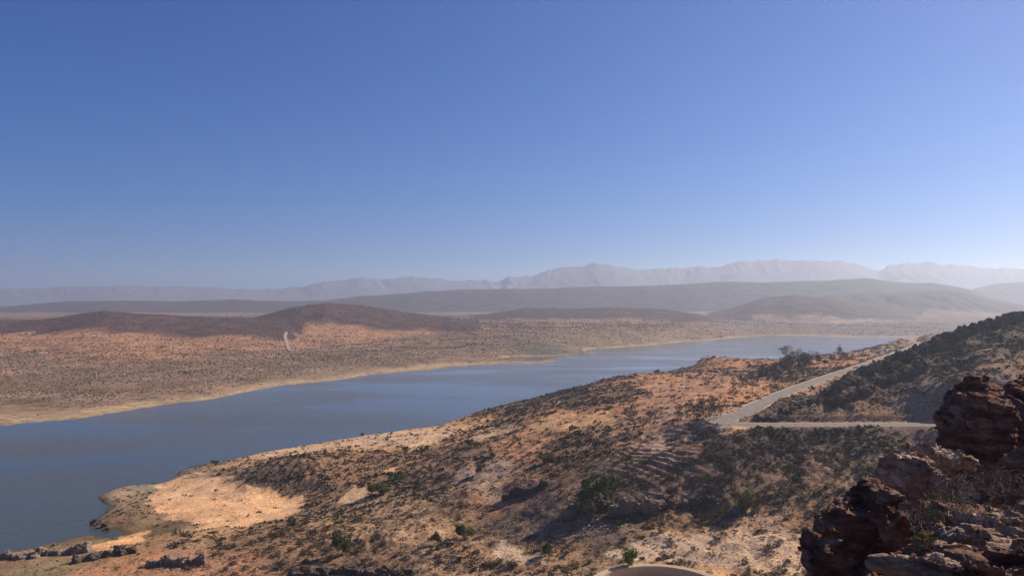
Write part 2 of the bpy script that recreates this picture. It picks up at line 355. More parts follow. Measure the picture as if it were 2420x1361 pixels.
# ridges: (kind, distance, front width, back width, crest pixels)
HILLS = [
 (1, 1900, 640, 500, [(-700,775),(-400,765),(-150,768),(0,762),(100,756),(200,741),(250,735),(330,742),(420,748),(500,751),(580,756),(660,765),(740,790)]),
 (1, 2250, 720, 500, [(480,790),(560,762),(620,748),(690,727),(770,717),(850,722),(950,737),(1050,750),(1130,760),(1200,785)]),
 (1, 3000, 800, 500, [(960,775),(1060,752),(1140,744),(1240,728),(1330,730),(1450,727),(1560,730),(1640,741),(1720,757),(1800,780)]),
 (1, 3500, 850, 500, [(1560,775),(1660,745),(1740,724),(1800,706),(1870,697),(1950,703),(2020,716),(2100,732),(2200,755)]),
 (1, 4100, 700, 500, [(1750,750),(1850,716),(1950,702),(2080,694),(2200,689),(2270,691),(2340,708),(2420,722),(2520,737),(2650,760)]),
 (2, 5000, 1150, 700, [(-900,735),(-300,733),(0,725),(150,713),(300,710),(420,713),(550,707),(620,711),(700,712),(780,709),(850,700),(900,697),(1000,690),(1100,684),(1200,683),(1300,682),(1400,677),(1550,675),(1650,670),(1720,665),(1800,668),(1950,663),(2050,658),(2140,668),(2200,668),(2280,681),(2340,700),(2420,722),(2600,745)]),
 (2, 6200, 900, 700, [(2100,735),(2200,712),(2300,683),(2360,670),(2420,667),(2600,660),(2900,690),(3600,690)]),
 (3, 8500, 1500, 800, [(-1500,690),(-300,684),(0,682),(60,682),(160,676),(230,677),(300,675),(420,676),(560,682),(650,682),(720,676),(770,665),(815,661),(860,655),(900,661),(960,654),(1030,657),(1080,664),(1110,661),(1140,663),(1150,659),(1160,664),(1180,665),(1205,649),(1225,656),(1260,651),(1290,638),(1340,630),(1380,628),(1400,621),(1440,625),(1480,633),(1520,637),(1560,632),(1640,630),(1700,628),(1740,615),(1760,613),(1780,617),(1805,611),(1820,614),(1840,610),(1860,616),(1960,616),(2020,620),(2060,635),(2080,640),(2100,625),(2150,618),(2180,620),(2200,617),(2220,623),(2300,628),(2420,635),(2700,645),(3600,660)]),
 (4, 9500, 900, 700, [(1900,690),(2150,655),(2250,620),(2300,614),(2360,610),(2420,611),(2500,606),(2700,612),(3600,650)])]
def far_h(x, y, want=False):
    x = np.asarray(x, float); y = np.asarray(y, float)
    D = np.hypot(x, y); z = FAR(x, y); z = np.where(D > 3600, np.clip(z, 30, 70), z)
    amp = sstep(2, 20, z)
    z = z + amp * (2.2 * fbm(x / 150, y / 150, 4, 51) + 1.6 * (ridged(x / 90, y / 90, 3, 55) - .8)) + .3 * fbm(x / 22, y / 22, 3, 57)
    def cap(u0, v0, u1, v1):
        a, b_ = P(u0, v0, Dz(u0, v0, 0)), P(u1, v1, Dz(u1, v1, 0)); dx, dy = b_.x - a.x, b_.y - a.y
        q = np.clip(((x - a.x) * dx + (y - a.y) * dy) / (dx * dx + dy * dy), 0, 1); return np.hypot(x - a.x - q * dx, y - a.y - q * dy), q
    d, q = cap(1232, 846.5, 1420, 842); z = np.where(d < 60, np.minimum(z, -2 + 8 * sstep(16, 60, d)), z)
    d, q = cap(1150, 856, 1306, 853); z = np.maximum(z, 3.0 * (1 + .4 * np.sin(q * 9)) - (d / 13) ** 2 * 2.2 - 1.5 * q ** 6)
    d, q = cap(1190, 831, 1378, 834); z = np.maximum(z, 13 - 9 * q - (d / 34) ** 2 * 6)
    # terraced bank with gullies on the far shore
    g = amp * np.exp(-((z - 16) / 11) ** 2) * sstep(500, 900, x); z = z - g * 5 * np.clip(ridged(x / 210 + .3, y / 500, 2, 61) - .55, 0, 1)
    kind = np.zeros(x.shape, int); pk = np.zeros(x.shape); uu = 1210 + F * x / np.maximum(y, 1)
    for k, D0, wf, wb, line in HILLS:
        L = np.array(line, float); us = uu
        if k >= 3: us = uu + np.clip(np.abs(y - D0) / wf, 0, 1) * 110 * fbm(x / 900., y / 500., 3, 69)
        v = np.interp(us, L[:, 0], L[:, 1])
        if k >= 2: v = (v * 2 + np.interp(us - 5, L[:, 0], L[:, 1]) + np.interp(us + 5, L[:, 0], L[:, 1])) / 4
        if k >= 3: v = v + 2.2 * fbm(us / 26., y / 700., 4, 67) + np.where(v < 645, 2.6, .8) * (1 - ridged(us / 34., y / 900., 3, 68))
        zc = H + D0 * (VH - v) / F
        edge = sstep(L[0, 0], L[0, 0] + 60, uu) * (1 - sstep(L[-1, 0] - 60, L[-1, 0], uu))
        wig = D0 * .02 * n2(uu / 170, uu * 0 + D0, 71)
        t = (y - D0 - wig); t = np.where(t < 0, -t / wf, t / wb)
        prof = np.where(t < 1, .5 + .5 * np.cos(math.pi * np.clip(t, 0, 1) ** .9), 0)
        if k >= 3: prof = np.clip(1 - t, 0, 1) ** 1.15
        sc = wf * .42
        flank = np.clip(t * 1.6, 0, 1) * prof
        gul = flank * (.03 if k >= 3 else .10 if k == 2 else .42) * (1.0 * (ridged(x / sc, y / (sc * 2.5), 4, 73 + k) - .9) + .26 * fbm(x / (sc * .3), y / (sc * .3), 3, 79))
        pe = prof * edge; hz = z * (1 - pe) + np.maximum(zc, z) * pe + np.maximum(zc - 30, 0) * edge * gul
        if k >= 3: hz = hz + prof * edge * D0 * .00025 * (ridged(uu / 23., y / 900, 4, 81) - .9) * np.where(v < 668, 1, .35)
        else: hz = hz + prof * edge * D0 * .0006 * fbm(x / (D0 * .03), y / (D0 * .03), 4, 83)
        nz = np.where(pe > 0, np.maximum(hz, z), z)
        kind = np.where((hz > z + 2.5) & (pe > .04), k, kind); pk = np.maximum(pk, pe + .5 * gul * edge) if k == 1 else pk; z = nz
    z = np.maximum(z, -15)
    return (z, kind, pk) if want else z

# ------------------------------------------------------------------ colours of the soil (albedo, DRK with shade mixed in) and how much scrub grows on it
# near: (u, v, r, g, b, cover)
SAND = (.72, .41, .20); ORG = (.52, .255, .13); TAN = (.46, .27, .145); BRN = (.29, .168, .098); GRY = (.215, .142, .097); RED = (.42, .19, .105); DRK = (.115, .082, .062)  # DRK: dense dark scrub, with some shade put into the soil colour
CC = [(0,1361,BRN,.15),(150,1340,(.30,.21,.11),.3),(300,1340,ORG,.35),(500,1340,ORG,.5),(700,1330,BRN,.8),(900,1340,BRN,.6),(1100,1330,TAN,.6),(1300,1330,TAN,.7),(1500,1330,TAN,.4),(1700,1330,SAND,.35),(1850,1320,SAND,.35),
 (300,1220,(.30,.19,.11),.7),(250,1200,(.40,.27,.16),.5),(380,1150,(.30,.24,.16),.4),(330,1265,(.24,.165,.09),.2),(450,1260,TAN,.6),(600,1280,BRN,.9),(800,1240,TAN,.8),(950,1230,TAN,.7),(1050,1250,TAN,.7),(1200,1240,GRY,.5),(1300,1240,GRY,.5),(1450,1260,GRY,.4),(1600,1230,BRN,.4),(1800,1240,(.46,.29,.19),.45),(1550,1280,SAND,.5),(1750,1280,SAND,.4),
 (600,1090,TAN,.5),(650,1120,GRY,.9),(750,1140,BRN,.9),(800,1090,BRN,.9),(900,1100,BRN,.9),(1000,1150,GRY,.9),(1050,1080,BRN,.9),(1140,1130,(.42,.28,.19),.2),(1170,1170,ORG,.3),(1250,1150,(.26,.15,.11),.6),(1100,1180,BRN,.6),(1000,1200,TAN,.6),
 (800,1045,SAND,.25),(950,1040,SAND,.35),(700,1065,SAND,.3),(1050,1010,SAND,.3),(1130,1020,TAN,.8),(1190,1000,TAN,.8),(1250,960,BRN,1),(1350,930,GRY,1.),(1400,950,GRY,1.),(1450,910,TAN,.9),(1300,985,ORG,.4),(1380,990,SAND,.25),(1450,960,ORG,.5),(1250,1060,ORG,.5),(1350,1040,BRN,.9),(1450,1060,BRN,1.),(1350,1110,BRN,1.),
 (1550,890,ORG,.3),(1550,920,ORG,.3),(1600,940,(.58,.31,.17),.2),(1500,925,BRN,.8),(1650,900,ORG,.25),(1650,865,ORG,.4),(1620,870,GRY,.9),(1750,880,(.36,.21,.14),.6),(1700,940,ORG,.4),(1600,975,(.58,.34,.21),.3),(1700,980,TAN,.5),(1560,1010,ORG,.5),(1560,1050,(.55,.33,.21),.4),(1650,1030,BRN,.8),
 (1900,850,ORG,.4),(2000,850,ORG,.35),(2100,830,(.40,.26,.17),.5),(1850,880,BRN,.8),
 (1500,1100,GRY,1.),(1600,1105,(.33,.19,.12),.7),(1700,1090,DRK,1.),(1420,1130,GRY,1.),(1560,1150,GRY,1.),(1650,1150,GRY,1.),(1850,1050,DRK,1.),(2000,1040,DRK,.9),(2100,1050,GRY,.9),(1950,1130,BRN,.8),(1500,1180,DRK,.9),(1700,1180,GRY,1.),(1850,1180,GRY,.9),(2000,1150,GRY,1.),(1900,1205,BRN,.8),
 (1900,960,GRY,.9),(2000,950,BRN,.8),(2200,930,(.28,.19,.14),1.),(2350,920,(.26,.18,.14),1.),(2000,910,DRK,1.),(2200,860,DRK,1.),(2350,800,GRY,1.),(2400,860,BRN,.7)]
# far: (u, v, colour, cover)
FT = (.29, .185, .118); FO = (.43, .225, .125); FG = (.265, .18, .115); FD = (.17, .13, .105); SH = (.42, .29, .17)
CF = [(0,985,FT,.5),(0,950,FT,.8),(200,950,FT,.9),(0,900,FT,.7),(0,870,(.40,.24,.15),.8),(80,845,FG,.6),(0,815,FO,.3),(150,800,FO,.25),(300,790,FO,.3),(200,830,FO,.6),(400,830,FO,.7),(350,870,FT,.8),(500,780,FO,.3),(450,800,FO,.5),(550,840,FT,.8),(600,880,FT,.8),(420,920,FT,1.),
 (620,810,FO,.6),(700,870,FG,.7),(800,840,FG,.8),(850,790,FO,.4),(950,770,FO,.4),(1050,768,FO,.5),(1000,800,FT,.9),(900,870,FG,.3),(1000,840,FG,.7),(1100,820,FG,.7),(1200,830,FG,.7),(1100,850,FT,.2),(1250,780,FG,.9),(1150,770,FT,.9),(1300,760,(.33,.2,.15),.6),
 (1280,832,(.14,.13,.09),.2),(1340,832,FG,.2),(1400,800,FG,.4),(1500,800,FG,.4),(1600,800,FG,.3),(1450,770,FT,.7),(1650,770,FT,.7),(1800,780,FG,.4),(2000,780,FG,.4),(2000,755,(.36,.25,.19),.6),(2200,750,FT,.5),(1800,760,FT,.7),(1700,740,(.40,.27,.2),.3)]
def cidw(x, y, tab, zf, lo):
    pts = []; 
    for u, v, c, d in tab:
        p = zf(u, v); pts.append((p[0], p[1]))
    a = np.array(pts); W = warp(a[:, 0], a[:, 1]); C = np.array([(*c, d) for _, _, c, d in tab]); w = warp(x, y)
    w[:, 0] += .22 * fbm(x / lo, y / lo, 3, 91); w[:, 1] += .14 * fbm(x / lo + 50, y / lo, 3, 95)
    out = np.empty((len(w), 4))
    for i in range(0, len(w), 60000):
        q = w[i:i+60000]
        d = (q[:, 0:1] - W[None, :, 0]) ** 2 + (q[:, 1:2] - W[None, :, 1]) ** 2
        k = 1 / (d + .01) ** 2.2; out[i:i+60000] = (k @ C) / k.sum(1, keepdims=True)
    return out
DS = 170 * (2300 / 170) ** np.linspace(0, 1, 500); FDS = 600 * (4200 / 600) ** np.linspace(0, 1, 500)
def hit(u, v, far=False):
    ds = FDS if far else DS; p = P(u, v, 1.); x = ds * p.x; z = H + ds * (p.z - H)
    t = (far_h if far else near_h)(x, ds); ok = np.nonzero(t >= z)[0]
    if len(ok) == 0:
        i = int(np.argmin(z - t + (ds * .002)))
        return (x[i], ds[i], t[i])
    i = ok[0]
    if i == 0: return (x[0], ds[0], t[0])
    a = (z - t)[i-1]; b_ = (z - t)[i]; k = a / (a - b_); D = ds[i-1] + k * (ds[i] - ds[i-1])
    return (D * p.x, D, float(max(t[i-1] + k * (t[i] - t[i-1]), 0)))
POLY = [  # sandy patches (pixels on the photo), colour, cover, edge softness
 ([(345,1190),(375,1145),(420,1130),(480,1122),(560,1132),(620,1155),(700,1172),(738,1192),(690,1215),(600,1240),(480,1243),(400,1225)], (.85,.48,.24), .10, 11),
 ([(210,1295),(290,1266),(352,1257),(330,1280),(260,1300)], (.85,.48,.24), .1, 6),
 ([(796,1187),(820,1165),(838,1145),(850,1150),(872,1153),(862,1180),(830,1190)], (.70,.45,.25), .02, 3),
 ([(560,1082),(700,1058),(860,1031),(1060,1003),(1078,1018),(1050,1045),(975,1062),(920,1050),(830,1052),(740,1068),(640,1083)], (.68,.44,.26), .25, 6),
 ([(905,1115),(925,1105),(942,1103),(930,1116)], SAND, .1, 3),
 ([(1110,1040),(1160,1015),(1215,1003),(1200,1020),(1130,1045)], (.6,.4,.24), .15, 6),
 ([(1255,1000),(1300,980),(1420,975),(1425,998),(1330,1010),(1275,1022)], (.62,.35,.17), .15, 7),
 ([(1200,1075),(1240,1052),(1290,1045),(1260,1068),(1215,1082)], (.55,.27,.14), .1, 5),
 ([(1690,1012),(1715,1003),(1750,1003),(1780,1010),(1735,1022),(1705,1028)], (.62,.37,.22), .05, 3),
 ([(1160,1290),(1190,1275),(1230,1300),(1290,1320),(1230,1335),(1180,1320)], (.62,.42,.26), .3, 8),
 ([(1430,1290),(1600,1262),(1760,1245),(1900,1262),(1960,1320),(1900,1361),(1700,1345),(1560,1320),(1460,1325)], (.66,.44,.28), .35, 12),
 ([(930,1275),(1060,1225),(1100,1230),(1060,1262),(980,1290)], TAN, .4, 10),
 ([(1120,1140),(1170,1105),(1185,1150),(1190,1195),(1150,1195)], (.52,.32,.2), .15, 10),
 ([(1500,905),(1800,898),(1850,905),(1700,950),(1560,945)], (.56,.29,.16), .2, 10)]
GREYPATH = [(338,1200),(332,1182),(352,1160),(400,1148),(440,1140)]
def near_col(x, y, z):
    c = cidw(x, y, CC, lambda u, v: hit(u, v)[:2], 26)
    u, v = proj(x, y, z); ns = fbm(x / 9, y / 9, 4, 101)
    for poly, col, cov, soft in POLY:
        L = np.array(poly, float); x0, y0 = L.min(0) - 30; x1, y1 = L.max(0) + 30
        m = np.nonzero((u > x0) & (u < x1) & (v > y0) & (v < y1) & (y > 150))[0]
        if not len(m): continue
        U, V_ = u[m], v[m]; ins = np.zeros(len(m), bool); dd = np.full(len(m), 1e9)
        for a, b_ in zip(L, np.roll(L, -1, 0)):
            cr = ((a[1] > V_) != (b_[1] > V_)) & (U < (b_[0] - a[0]) * (V_ - a[1]) / (b_[1] - a[1] + 1e-9) + a[0]); ins ^= cr
            d = b_ - a; t = np.clip(((U - a[0]) * d[0] + (V_ - a[1]) * d[1]) / (d @ d), 0, 1)
            dd = np.minimum(dd, np.hypot(U - a[0] - t * d[0], V_ - a[1] - t * d[1]))
        sd = np.where(ins, dd, -dd) + soft * 1.3 * ns[m]; w = sstep(-soft * .5, soft * .5, sd)[:, None]
        c[m] = c[m] * (1 - w) + np.array([*col, cov]) * w
    n = fbm(x / 14, y / 14, 4, 111)[:, None]; c[:, :3] *= 1 + .22 * n
    nr = fbm(x / 60, y / 60, 3, 115); c[:, 0] *= 1 + .06 * nr; c[:, 2] *= 1 - .10 * nr
    # bare strips between the planting rows
    k = np.clip(blob(x, y, 1560, 1050, 39, 15) * 1.6 + blob(x, y, 1640, 1010, 44, 12), 0, 1); st = sstep(.1, .6, np.sin((x * .86 + y * .5) * 2 * math.pi / 4.2 + .8 * n2(x / 9, y / 9, 117))) * k
    st2 = np.clip(blob(x, y, 1540, 1012, 40, 17) * 1.5, 0, 1) * sstep(.2, .7, np.sin((x * .95 - y * .3) * 2 * math.pi / 5.5)) * .7; st = np.clip(np.maximum(st, st2), 0, 1)[:, None]
    c[:, :3] = c[:, :3] * (1 - st) + np.array((.58, .36, .24)) * st; c[:, 3] *= 1 - .8 * st[:, 0]
    w = (1 - sstep(.15, .9, z + .2 * ns))[:, None]; c[:, :3] = c[:, :3] * (1 - .45 * w)        # damp rim at the waterline
    rd, _ = seg_dist(x, y, RP[::3]); c[:, 3] *= sstep(4.5, 7, rd)
    r = np.hypot(x - TC[0], y - TC[1]); c[:, 3] *= sstep(TR + 1.5, TR + 4, r)
    w = (np.exp(-(np.clip(rd - 4, 0, 99) / 2.5) ** 2) * (y > 150))[:, None]; c[:, :3] = c[:, :3] * (1 - w) + np.array((.42, .27, .19)) * w
    return c
def far_col(x, y, z, kind, pk):
    c = cidw(x, y, CF, lambda u, v: hit(u, v, True)[:2], 130)
    n = fbm(x / 60, y / 60, 4, 121)[:, None]; c[:, :3] *= 1 + .25 * n
    # flat beach terraces left by the falling water
    t = 1 - sstep(1.8, 4.2, z + .9 * fbm(x / 60, y / 60, 2, 125)); t = t * sstep(-1, .2, z)
    c[:, :3] = c[:, :3] * (1 - .8 * t[:, None]) + np.array(SH) * .8 * t[:, None]; c[:, 3] *= (1 - .95 * t)
    st = np.sin(z * 1.6 + 1.5 * fbm(x / 160, y / 160, 3, 127)); c[:, :3] *= (1 + .17 * st * (z < 26))[:, None]
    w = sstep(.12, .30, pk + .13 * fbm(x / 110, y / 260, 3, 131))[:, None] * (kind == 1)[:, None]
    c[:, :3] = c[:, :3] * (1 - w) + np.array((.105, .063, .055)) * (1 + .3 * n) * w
    for u_, v_, R1, C1 in ((1288, 851.5, 26, (.13, .115, .075)), (1250, 853, 24, (.17, .14, .09)), (1310, 836, 60, (.15, .13, .09)), (1250, 832, 60, (.15, .13, .09)), (1355, 834, 30, (.22, .18, .12))):
        p = P(u_, v_, Dz(u_, v_, 0)); w = np.exp(-((x - p.x) ** 2 + (y - p.y) ** 2) / R1 ** 2)[:, None]; c[:, :3] = c[:, :3] * (1 - w) + np.array(C1) * w
    Dd = np.hypot(x, y); w = (sstep(2250, 2900, Dd) * (kind == 0) * np.clip(.8 + .5 * fbm(x / 400, y / 250, 3, 133), .3, 1))[:, None]; c[:, :3] = c[:, :3] * (1 - w) + np.array((.20, .145, .115)) * w
    w = (kind >= 2)[:, None] * np.array([1.]); c[:, :3] = c[:, :3] * (1 - w) + np.array((.095, .076, .078)) * (1 + .25 * n) * w
    c[:, 3] = np.where(kind >= 1, c[:, 3] * .6, c[:, 3]); return c

# ------------------------------------------------------------------ polar sheets
def angles(step): 
    a = np.arange(-36.5, 36.5, step); return np.radians(np.concatenate([np.arange(-75, -36.5, 1.2), a, np.arange(36.5, 76, 1.2)]))
def rows(d0, d1, a, b_):
    r = [d0]
    while r[-1] < d1: r.append(r[-1] + a * r[-1] + b_ * r[-1] ** 2)
    return np.array(r)
def sheet(A, R):
    aa, rr = np.meshgrid(A, R); x = (rr * np.sin(aa)).ravel(); y = (rr * np.cos(aa)).ravel()
    n = len(A); i = np.arange((len(R) - 1) * n).reshape(len(R) - 1, n)[:, :-1].ravel()
    return x, y, np.stack([i, i + 1, i + n + 1, i + n], 1)
def sub(name, x, y, z, Fc, keep, col, material, kind='structure'):
    f = Fc[keep]; used, inv = np.unique(f, return_inverse=True)
    o = link(name, mesh(name, np.stack([x, y, z], 1)[used], inv.reshape(f.shape), True, col[used, :3]), material); return tag(o, kind=kind)
A = angles(.06)
R = np.concatenate([1.5 * (150 / 1.5) ** np.linspace(0, 1, 70)[:-1], rows(150, 2350, .0007, 5.5e-6)])
x, y, Fc = sheet(A, R); z = near_h(x, y); c = near_col(x, y, z)
sub('ground', x, y, z, Fc, z[Fc].max(1) > -2.5, c, M['ground'])
print('near sheet', len(x))
R = np.concatenate([rows(540, 2900, .0006, 4e-6), rows(2900, 10400, .004, 0)])
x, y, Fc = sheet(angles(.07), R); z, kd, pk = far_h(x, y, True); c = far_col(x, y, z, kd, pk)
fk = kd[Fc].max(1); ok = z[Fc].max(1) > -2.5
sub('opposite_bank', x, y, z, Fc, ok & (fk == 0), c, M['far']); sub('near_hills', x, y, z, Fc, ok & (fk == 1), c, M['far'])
sub('distant_hills', x, y, z, Fc, ok & (fk == 2), c, M['hill']); sub('mountains', x, y, z, Fc, ok & (fk >= 3), c, M['mount'])
print('far sheet', len(x))
W = 26000
aa = np.radians(np.linspace(-80, 80, 41)); v = [(0, 20, 0)] + [(4200 * math.sin(a), 4200 * math.cos(a), 0) for a in aa]
tag(link('water', mesh('water', v, [(0, i + 1, i) for i in range(1, 41)]), M['water']), kind='structure')

# ------------------------------------------------------------------ road and tracks
def strip(name, line, width, lift, material, zf=None):
    L = np.array([tuple(p)[:3] for p in line]); t = np.gradient(L[:, :2], axis=0); t /= np.linalg.norm(t, axis=1)[:, None] + 1e-9
    nrm = np.stack([-t[:, 1], t[:, 0]], 1); w = np.broadcast_to(np.asarray(width, float), (len(L),))[:, None]; V = []; K = 5
    for k in range(K):
        s = (k / (K - 1) * 2 - 1); q = L[:, :2] + nrm * w * .5 * s
        zz = L[:, 2] if zf is None else zf(q[:, 0], q[:, 1]); V.append(np.column_stack([q, zz + lift]))
    V = np.stack(V, 1).reshape(-1, 3); n = len(L); f = []
    for i in range(n - 1):
        for k in range(K - 1): a = i * K + k; f.append((a, a + 1, a + K + 1, a + K))
    return tag(link(name, mesh(name, V, f), material), kind='structure')
RW = np.interp(np.arange(len(RP)), [0, 90, 118, 140, 165, len(RP)], [8, 8, 11, 12, 9, 7.5])
strip('road_verge', ROAD, RW + 3.0, -.01, M['verge']); strip('road', ROAD, RW, .06, M['road'])
def far_line(px): return catmull([Vector(hit(u, v, True)) for u, v in px], 24)
for nm, px, w in (('dirt_road', [(677,785),(674,795),(677,808),(680,818),(686,830)], 6.5), ('dirt_road', [(683,829),(760,829),(850,829),(930,832),(1000,838),(1060,845)], 4.5),
                  ('dirt_road', [(250,900),(360,886),(470,872),(560,864)], 4)):
    strip(nm, far_line(px), w, 1.1, M['track'], far_h)

# ------------------------------------------------------------------ bushes and trees
def leaf_cloud(n, rad, size, seed, flat=.0, shell=.55, lobes=None):
    g = np.random.default_rng(seed); V = []
    d = g.normal(size=(n, 3)); d /= np.linalg.norm(d, axis=1)[:, None]; d[:, 2] = np.abs(d[:, 2]) * (1 - flat) - .12
    r = (shell + (1 - shell) * g.random(n) ** .5)[:, None]
    if lobes is None: c = d * r * np.array(rad)
    else:
        k = g.integers(0, len(lobes), n); Lb = np.array(lobes)[k]; dd = g.normal(size=(n, 3)); dd /= np.linalg.norm(dd, axis=1)[:, None]
        c = Lb[:, :3] + dd * r * Lb[:, 3:4]
    a = g.normal(size=(n, 3)); a /= np.linalg.norm(a, axis=1)[:, None]; b_ = np.cross(a, g.normal(size=(n, 3))); b_ /= np.linalg.norm(b_, axis=1)[:, None]
    s = (size * (.5 + g.random(n)))[:, None]
    V = np.stack([c - a * s, c - b_ * s * .6, c + a * s, c + b_ * s * .6], 1).reshape(-1, 3)
    return V, np.arange(4 * n).reshape(n, 4)
def tube(V, Fq, a, b_, r0, r1, k=5):
    a = np.array(a, float); b_ = np.array(b_, float); d = b_ - a; d /= np.linalg.norm(d) + 1e-9
    t = np.cross(d, (0, 0, 1) if abs(d[2]) < .9 else (1, 0, 0)); t /= np.linalg.norm(t); s = np.cross(d, t); n = len(V)
    for p, r in ((a, r0), (b_, r1)):
        for i in range(k): th = 2 * math.pi * i / k; V.append(p + r * (math.cos(th) * t + math.sin(th) * s))
    for i in range(k): j = (i + 1) % k; Fq.append((n + i, n + j, n + k + j, n + k + i))
def branches(seed, h, spread, depth, first=3, twig=.25, thick=.03):
    g = random.Random(seed); T = ([], []); C = ([], []); tips = []
    def grow(p, d, L, r, lv):
        q = p
        for s in range(2):
            d2 = (d + Vector((g.gauss(0, .12), g.gauss(0, .12), g.gauss(0, .08)))).normalized(); e = q + d2 * L / 2
            tgt = T if lv < 2 else C; tube(tgt[0], tgt[1], q, e, r * (1 - .2 * s), r * (.8 - .2 * s), 5 if lv < 2 else 3); q = e; d = d2
        if lv >= depth: tips.append(tuple(q)); return
        for i in range(first if lv == 0 else g.choice((2, 3, 3))):
            th = g.random() * 6.283; sp = spread * (.6 + .7 * g.random())
            side = Vector((math.cos(th), math.sin(th), g.uniform(-.1, .35))); nd = (d + side * sp).normalized(); nd.z = max(nd.z, .05)
            grow(q, nd.normalized(), L * g.uniform(.62, .85), r * .58, lv + 1)
    grow(Vector((0, 0, -.1 * h)), Vector((0, 0, 1)), h * .34, h * thick, 0)
    return T, C, tips
PROTO = {}
def proto(key, name, kind, seed, h, w):
    """trees and bushes: every one is an Empty with a trunk and a crown"""
    root = empty(name, (0, 0, -500))
    if kind == 'bare':
        T, C, tips = branches(seed, 1.0, .75 * w, 5, 4, thick=.035)
        cz = max(t[2] for t in tips); s = 1 / cz; Tv = np.array(T[0]) * s; Cv = np.array(C[0]) * s
        V2, F2 = leaf_cloud(len(tips) * 2, None, .022, seed, lobes=[(t[0]*s, t[1]*s, t[2]*s, .06) for t in tips], shell=.2)
        n = len(Cv); Cv = np.concatenate([Cv, V2]); Cf = np.array(C[1] + (F2 + n).tolist())
        link('trunk', mesh('trunk', Tv, T[1]), M['bark'], root); link('crown', mesh('crown', Cv, Cf), M['leaf_dry'] if h == 0 else M['leaf_grey'], root)
    else:
        T, C, tips = branches(seed, 1.0, .8, 2, 4, thick=.035)
        g = random.Random(seed); lobes = []
        for i in range(9 if kind != 'shrub' else 7):
            th = g.random() * 6.28; r = g.random() ** .6 * .38 * w; zz = g.uniform(.25, .78) if kind != 'shrub' else g.uniform(.1, .55)
            lobes.append((math.cos(th) * r, math.sin(th) * r, zz, g.uniform(.13, .26)))
        Cv, Cf = leaf_cloud({'tree': 2600, 'shrub': 420, 'sparse': 900}[kind], None, {'tree': .032, 'shrub': .05, 'sparse': .03}[kind], seed, lobes=lobes, shell=.45)
        link('trunk', mesh('trunk', np.array(T[0]) * .7, T[1]), M['bark'], root)
        link('crown' if kind != 'shrub' else 'foliage', mesh('crown', Cv, Cf), M[h], root)
    PROTO[key] = root; return root
def place(key, loc, sx, sz, rz, label, cat, group=None, first=set()):
    src = PROTO[key]
    if key in first:
        o = src.copy(); SC.collection.objects.link(o)
        for ch in src.children: q = ch.copy(); SC.collection.objects.link(q); q.parent = o
        if 'group' in o: del o['group']
    else: o = src; first.add(key)
    o.location = loc; o.scale = (sx, sx, sz); o.rotation_euler = (0, 0, rz); return tag(o, label, cat, group)
for i in range(4): proto(('bare', i), 'bare_tree', 'bare', 200 + i, i % 2, .8 + .25 * i)
for i in range(3): proto(('green', i), 'green_tree', 'tree', 300 + i, 'leaf_green', 1.0)
proto(('bright', 0), 'green_tree', 'tree', 310, 'leaf_bright', .9); proto(('olive', 0), 'olive_bush', 'tree', 311, 'leaf_olive', 1.0)
for i in range(3): proto(('grove', i), 'grove_tree', 'sparse', 320 + i, 'leaf_dark', .8)
SHM = ['leaf_grey', 'leaf_grey', 'leaf_dry', 'leaf_dark', 'leaf_olive', 'leaf_grey']
for i in range(6): proto(('shrub', i), 'shrub', 'shrub', 340 + i, SHM[i], 1.1)
def put(key, u, v, hp, wp, label, cat, group=None):
    xx, yy, zz = hit(u, v); k = yy / F
    return place(key, (xx, yy, zz - .05), wp * k, hp * k * 1.05, random.random() * 6.28, label, cat, group)
G = 'green'; taken = []
for key, u, v, hp, wp, lab in [
 ((G,0),690,1245,24,26,'small green bush on pale soil just below the sand flat'),
 ((G,1),1098,1272,40,44,'dark green round tree on the scrub slope below the middle of the photo'),
 ((G,2),1035,1286,32,26,'narrow green tree just left of the dark round tree'),
 (('bright',0),1487,1340,50,46,'bright green bushy tree standing behind the rim of the round concrete basin'),
 ((G,0),808,1312,60,44,'tall olive green tree with two lobes in the dark hollow'),
 ((G,1),1412,1180,66,80,'largest dark green tree, above the rock face on the near slope'),
 ((G,2),1375,1195,44,50,'dark green tree against the left side of the largest green tree'),
 ((G,0),895,1170,32,50,'wide green bush at the right edge of the small pale clearing'),
 ((G,1),938,1135,26,46,'dark green bush above the small pale clearing'),
 ((G,2),960,1068,14,24,'small dark green bush on the upper edge of the scrub, left one of a pair'),
 ((G,0),1002,1064,12,26,'low dark green bush, right one of a pair on the upper edge of the scrub'),
 ((G,1),1115,1056,22,30,'round green bush beside the pale track above the scrub'),
 (('olive',0),1135,1118,26,28,'yellowish olive bush casting a long shadow on bare grey soil'),
 (('olive',0),1293,1092,20,44,'wide grey olive bush on the brown slope'),
 ((G,2),1288,1312,32,36,'dark green bush at the lower end of the stony bank'),
 ((G,0),1164,1080,12,16,'tiny dark green bush beside a pink rock'),
 ((G,1),1552,884,13,14,'lone dark round tree on the bluff edge against the water'),
 ((G,2),856,1032,12,9,'tiny dark tree on the shore crest against the water'),
 ((G,0),508,1097,12,18,'small dark bush on the left end of the shore crest'),
 (('olive',0),1770,1200,44,66,'large round grey olive bush left of the big foreground boulder'),
 (('olive',0),1395,1225,42,44,'olive grey bush at the foot of the rock face under the largest green tree'),
 (('olive',0),1210,972,10,12,'small bush on the crest where the sand ends and scrub begins')]:
    put(key, u, v, hp, wp, lab, 'tree' if 'tree' in lab and 'bush' not in lab else 'bush')
